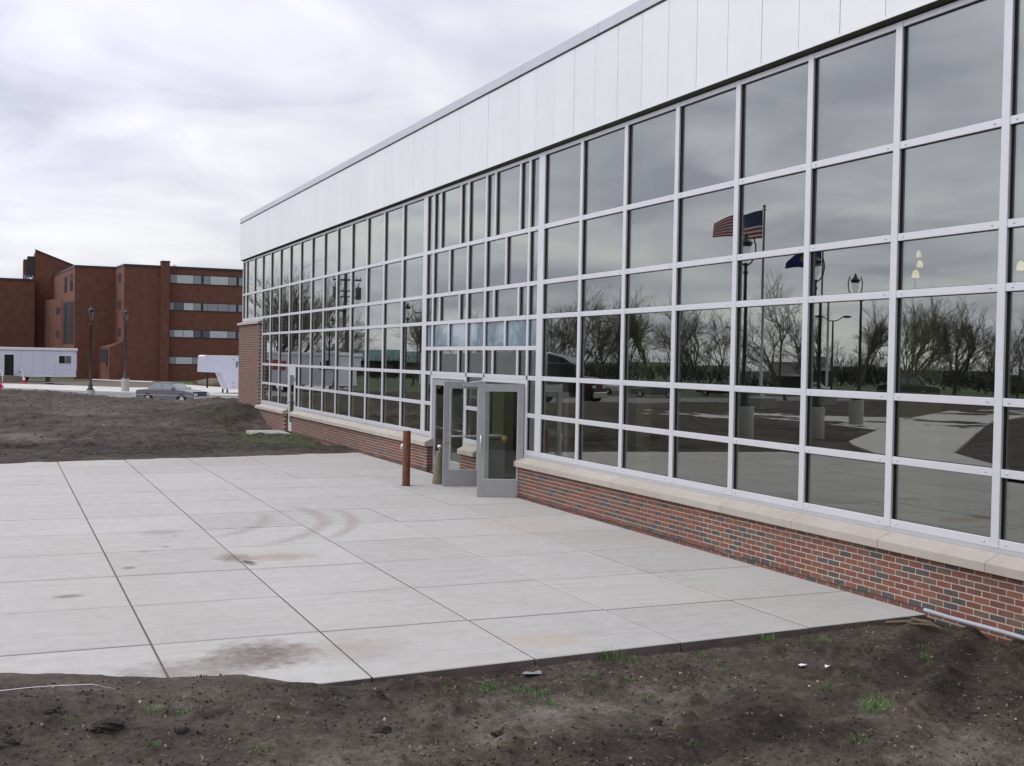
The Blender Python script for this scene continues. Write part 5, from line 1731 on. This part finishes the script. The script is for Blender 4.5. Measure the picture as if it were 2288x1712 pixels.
# lorry
TK = thing('semi_truck', 'dark semi truck with a white box trailer, mirrored right of the doors', 'truck', (-66.5, -33.2, -0.78), math.atan2(-0.62, 0.785))
MB().cbox(-13.0, -1.6, -1.25, 1.25, 1.15, 3.95, 0.03).build('box_trailer', M['white'], TK)
MB().cbox(-0.9, 1.5, -1.2, 1.2, 1.0, 3.1, 0.10).build('cab', M['paint_dark'], TK)
MB().extrude_y([(-0.9, 3.12), (-0.9, 3.85), (0.5, 3.55), (1.2, 3.12)], -1.1, 1.1).build('roof_fairing', M['paint_dark'], TK)
MB().extrude_y([(1.501, 1.0), (1.501, 2.1), (3.0, 1.95), (3.35, 1.7), (3.35, 0.6), (1.501, 0.6)], -0.95, 0.95).build('hood', M['paint_red'], TK)
MB().box(1.502, 1.52, -1.0, 1.0, 2.15, 2.95).build('windscreen', M['carglass'], TK)
MB().cbox(3.351, 3.55, -1.2, 1.2, 0.4, 0.85, 0.03).build('bumper', M['chrome'], TK)
MB().box(-0.8, 1.2, -1.23, 1.23, 0.55, 0.98).build('tank', M['galv'], TK)
for s_ in (-1, 1):
    MB().box(3.2, 3.37, min(s_ * .7, s_ * 1.02), max(s_ * .7, s_ * 1.02), 1.2, 1.4).build('headlight', M['carlight'], TK)
    MB().tube([(-1.1, s_ * 1.1, 1.0), (-1.1, s_ * 1.1, 4.0)], 0.08, 8).build('exhaust', M['chrome'], TK)
    for x in (2.6, -1.9, -3.1, -10.6, -11.8):
        wl = MB(); wl.tube([(x, s_ * 0.85, 0.52), (x, s_ * 1.2, 0.52)], 0.52, 16); wl.build('wheel', M['rubber'], TK)
# low buildings far off
SB = thing('teal_roof_building', 'long low dark building with a teal roof, mirrored across the lawn', 'building', (-184, -54, -0.8), -1.15)
MB().box(-14, 14, -5, 5, 0, 2.9).build('wall', M['int_dark'], SB)
MB().add([(-15, -6, 2.901), (15, -6, 2.901), (15, 6, 2.901), (-15, 6, 2.901), (-10, 0, 4.9), (10, 0, 4.9)], [(0, 3, 2, 1), (0, 1, 5, 4), (1, 2, 5), (2, 3, 4, 5), (3, 0, 4)]).build('roof', M['teal'], SB)
for k in range(6):
    MB().box(-12 + 4.4 * k, -10 + 4.4 * k, 5.0, 5.04, 0.8, 2.2).build('window', M['hall_pane'], SB)
HS = thing('low_house', 'low dark house with a pale eave band, mirrored behind the flagpole', 'building', (-103.5, -85, -0.8), -0.95)
HS.scale = (0.42, 0.9, 0.95)
MB().box(-8, 8, -4, 4, 0, 2.7).build('wall', M['int_dark'], HS)
MB().box(-8.6, 8.6, -4.6, 4.6, 2.701, 3.0).build('eave', M['white'], HS)
MB().add([(-8.5, -4.5, 3.001), (8.5, -4.5, 3.001), (8.5, 4.5, 3.001), (-8.5, 4.5, 3.001), (-7, 0, 4.6), (7, 0, 4.6)], [(0, 3, 2, 1), (0, 1, 5, 4), (1, 2, 5), (2, 3, 4, 5), (3, 0, 4)]).build('roof', M['int_dark'], HS)

# trees
def grow(seed, hgt, spread, bushy):
    rnd = random.Random(seed)
    trunk, crown = MB(), MB()
    def branch(p, d, ln, r, lvl):
        nseg = 3 if lvl < 4 else 2
        pts_, rs = [p], [r]
        dd = d.copy()
        for i in range(nseg):
            dd = (dd + Vector((rnd.gauss(0, .16), rnd.gauss(0, .16), rnd.gauss(0.03, .10)))).normalized()
            p = p + dd * (ln / nseg)
            pts_.append(p); rs.append(r * (1 - 0.42 * (i + 1) / nseg))
        tgt = trunk if lvl < 2 else crown
        tgt.tube(pts_, rs, 7 if lvl == 0 else (5 if lvl < 3 else 3), 0, False, False)
        if lvl >= 6 or r < 0.004:
            return
        nch = rnd.choice((3, 3, 4)) if lvl < 4 else rnd.choice((2, 3))
        if lvl == 0: nch = rnd.choice((4, 5))
        for k in range(nch):
            ax = dd.cross(Vector((rnd.gauss(0, 1), rnd.gauss(0, 1), rnd.gauss(0, 1)))).normalized()
            ang = rnd.uniform(0.28, 0.75) * spread
            nd = (Matrix.Rotation(ang, 3, ax) @ dd)
            nd = (nd + Vector((0, 0, 0.05))).normalized()
            t_ = 1.0 if k == 0 else rnd.uniform(0.40 if lvl == 0 else 0.22, 1.0)
            i_ = min(int(t_ * nseg), nseg - 1)
            q = pts_[i_].lerp(pts_[i_ + 1], t_ * nseg - i_)
            branch(q, nd, ln * rnd.uniform(0.55, 0.88) * (1.15 if lvl == 0 else 1.0), r * (0.56 if k else 0.66), lvl + 1)
        if lvl >= 3:
            for k in range(bushy):
                t_ = rnd.random(); i_ = min(int(t_ * nseg), nseg - 1)
                q = pts_[i_].lerp(pts_[i_ + 1], t_ * nseg - i_)
                nd = (dd + Vector((rnd.gauss(0, .7), rnd.gauss(0, .7), rnd.gauss(.2, .5)))).normalized()
                crown.tube([q, q + nd * rnd.uniform(0.35, 0.8)], [0.0065, 0.004], 3, 0, False, False)
    branch(Vector((0, 0, -0.3)), Vector((0, 0, 1)), hgt * 0.24, hgt * 0.0135, 0)
    zmax = max(v[2] for v in crown.v)
    k = hgt / zmax
    for mb in (trunk, crown):
        mb.v = [(x * k, y * k, z * k) for x, y, z in mb.v]
    return trunk.mesh('trunk', M['bark']), crown.mesh('crown', M['twig'])
KIND = [grow(3, 11.0, 1.0, 2), grow(8, 11.5, 0.80, 2), grow(21, 10.5, 1.0, 2), grow(33, 12.5, 0.62, 2)]
TREES = [(-107.6, -50.9, 10.2, 0), (-101.3, -52.8, 10.9, 2), (-113.6, -62.0, 11.5, 0), (-112.3, -64.9, 9.2, 1), (-110.7, -68.5, 11.6, 1), (-100.8, -66.2, 9.2, 2),
         (-108.3, -73.9, 11.0, 0), (-115.6, -82.3, 10.2, 2), (-67.8, -56.5, 10.4, 2), (-92.9, -80.1, 9.4, 0), (-84.6, -78.0, 9.5, 1), (-76.5, -78.2, 10.0, 0), (-70.4, -73.2, 9.7, 1),
         (-77.1, -86.8, 9.9, 1), (-109.9, -119.8, 8.1, 2), (-100.7, -115.9, 8.1, 0), (-77.3, -94.7, 9.4, 2), (-124.4, -62.2, 9.8, 2),
         (-131.9, -22.6, 11.4, 3), (-121.3, -20.9, 13.4, 3), (-120.5, -23.5, 10.5, 2), (-129.7, -25.5, 11.6, 0), (-112.1, -24.7, 11.0, 2), 
         (-123.3, -39.8, 9.3, 2), (-131.0, -47.3, 11.0, 1), (-138.8, -54.4, 10.0, 0), (-136.9, -58.6, 10.1, 3)]
TPX = [1215, 1300, 1345, 1400, 1467, 1525, 1570, 1620, 1739, 1800, 1900, 1935, 2030, 2085, 2150, 2215, 2265, 1265, 562, 588, 620, 655, 690, 925, 1000, 1060, 1130]
EDGE_R = [1208, 1293, 1392, 1507, 1642, 1803, 1997, 2240, 2400]
EDGE_L = [952, 904, 861, 822, 787, 755, 725, 697, 672, 648, 626, 605, 586, 566, 548]
ORD = ['first', 'second', 'third', 'fourth', 'fifth', 'sixth', 'seventh', 'eighth', 'ninth', 'tenth', 'eleventh', 'twelfth', 'thirteenth', 'fourteenth']
kd = ['bare spreading tree', 'bare tall-limbed tree', 'bushy bare tree', 'slender upright bare tree']
def column_of(p):
    for k in range(8):
        if EDGE_R[k] <= p < EDGE_R[k + 1]:
            return '%s pane column right of the doors' % ORD[k]
    for k in range(14):
        if EDGE_L[k + 1] <= p < EDGE_L[k]:
            return '%s pane column left of the doors' % ORD[k]
    return 'small panes above the doors'
def tree_label(i):
    base = (TREES[i][3], column_of(TPX[i]))
    same = sorted([j for j in range(len(TREES)) if (TREES[j][3], column_of(TPX[j])) == base], key=lambda j: TPX[j])
    pre = ''
    if len(same) == 2:
        pre = 'left-hand ' if same[0] == i else 'right-hand '
    elif len(same) == 3:
        pre = ['left-hand ', 'middle ', 'right-hand '][same.index(i)]
    return '%s%s mirrored in the %s' % (pre, kd[base[0]], base[1])
for i, (x, y, h, k) in enumerate(TREES):
    t = thing('bare_tree', tree_label(i), 'tree', (x, y, -0.8), random.uniform(0, 6.28), 'bare trees mirrored in the glass wall')
    s_ = (h + 2.3) / [11.0, 11.5, 10.5, 12.5][k]
    t.scale = (s_ * random.uniform(.95, 1.15), s_ * random.uniform(.95, 1.15), s_)
    place('trunk', KIND[k][0], t); place('crown', KIND[k][1], t)
# far woods along the horizon
V = []; F = []
rnd = random.Random(5)
for k in range(520):
    a = math.radians(rnd.uniform(152, 290))
    R = rnd.uniform(170, 330)
    x, y = 19 + R * math.cos(a), -9 + R * math.sin(a)
    if y > -25: continue
    hh = rnd.uniform(3.5, 8.5) * R / 250; ww = rnd.uniform(2.5, 6)
    for q in range(95):
        ca = rnd.uniform(0, 2 * PI); rr = math.sqrt(rnd.random()) * ww; zz_ = hh * rnd.random() * math.sqrt(max(0.03, 1 - (rr / ww) ** 2))
        px_, py_, pz_ = x + rr * math.cos(ca), y + rr * math.sin(ca), zz_ - 0.8
        o_ = len(V)
        l_ = rnd.uniform(0.7, 2.2); w_ = rnd.uniform(0.03, 0.09) + 0.10 * max(0, 1 - zz_ / 2.5)
        dx_, dy_, dz_ = rnd.gauss(0, .5), rnd.gauss(0, .5), rnd.uniform(0.3, 1.0)
        V += [(px_ - w_, py_ + w_ * 0.6, pz_), (px_ + w_, py_ - w_ * 0.6, pz_), (px_ + dx_ * l_, py_ + dy_ * l_, pz_ + dz_ * l_)]
        F.append((o_, o_ + 1, o_ + 2))
batch('far_woods', V, F, [M['far_wood']], [0] * len(F))['kind'] = 'stuff'
# evergreen shrubs at the lot
V = []; F = []
for (bx_, by_, hh), sw in zip(((-96, -56, 3.2), (-94.2, -58, 2.4), (-88, -63, 2.0), (-82, -62, 1.8)), ('tallest', 'second tallest', 'third tallest', 'smallest')):
    V = []; F = []
    for _ in range(900):
        u = rnd.random(); a = rnd.uniform(0, 2 * PI); rr = (1 - u) * hh * 0.33 * rnd.uniform(0.5, 1.05) + 0.05
        x, y, z = rr * math.cos(a), rr * math.sin(a), 0.15 + u * hh
        s_ = 0.10 + 0.12 * rnd.random()
        d1 = Vector((rnd.gauss(0, 1), rnd.gauss(0, 1), rnd.gauss(0, 1))).normalized() * s_
        d2_ = Vector((rnd.gauss(0, 1), rnd.gauss(0, 1), rnd.gauss(0, 1))).normalized() * s_ * 0.5
        o_ = len(V)
        V += [(x, y, z), (x + d1.x, y + d1.y, z + d1.z), (x + d2_.x, y + d2_.y, z + d2_.z)]
        F.append((o_, o_ + 1, o_ + 2))
    t = thing('evergreen_shrub', '%s dark conical evergreen shrub of four mirrored at the parking lot' % sw, 'shrub', (bx_, by_, -0.8), 0, 'evergreen shrubs mirrored at the lot')
    o = batch('foliage', V, F, [M['evergreen']], [0] * len(F)); o.parent = t
    MB().lathe([(0.09, 0.0), (0.03, hh * 0.9), (0, hh * .92)], 6).build('trunk', M['bark'], t)
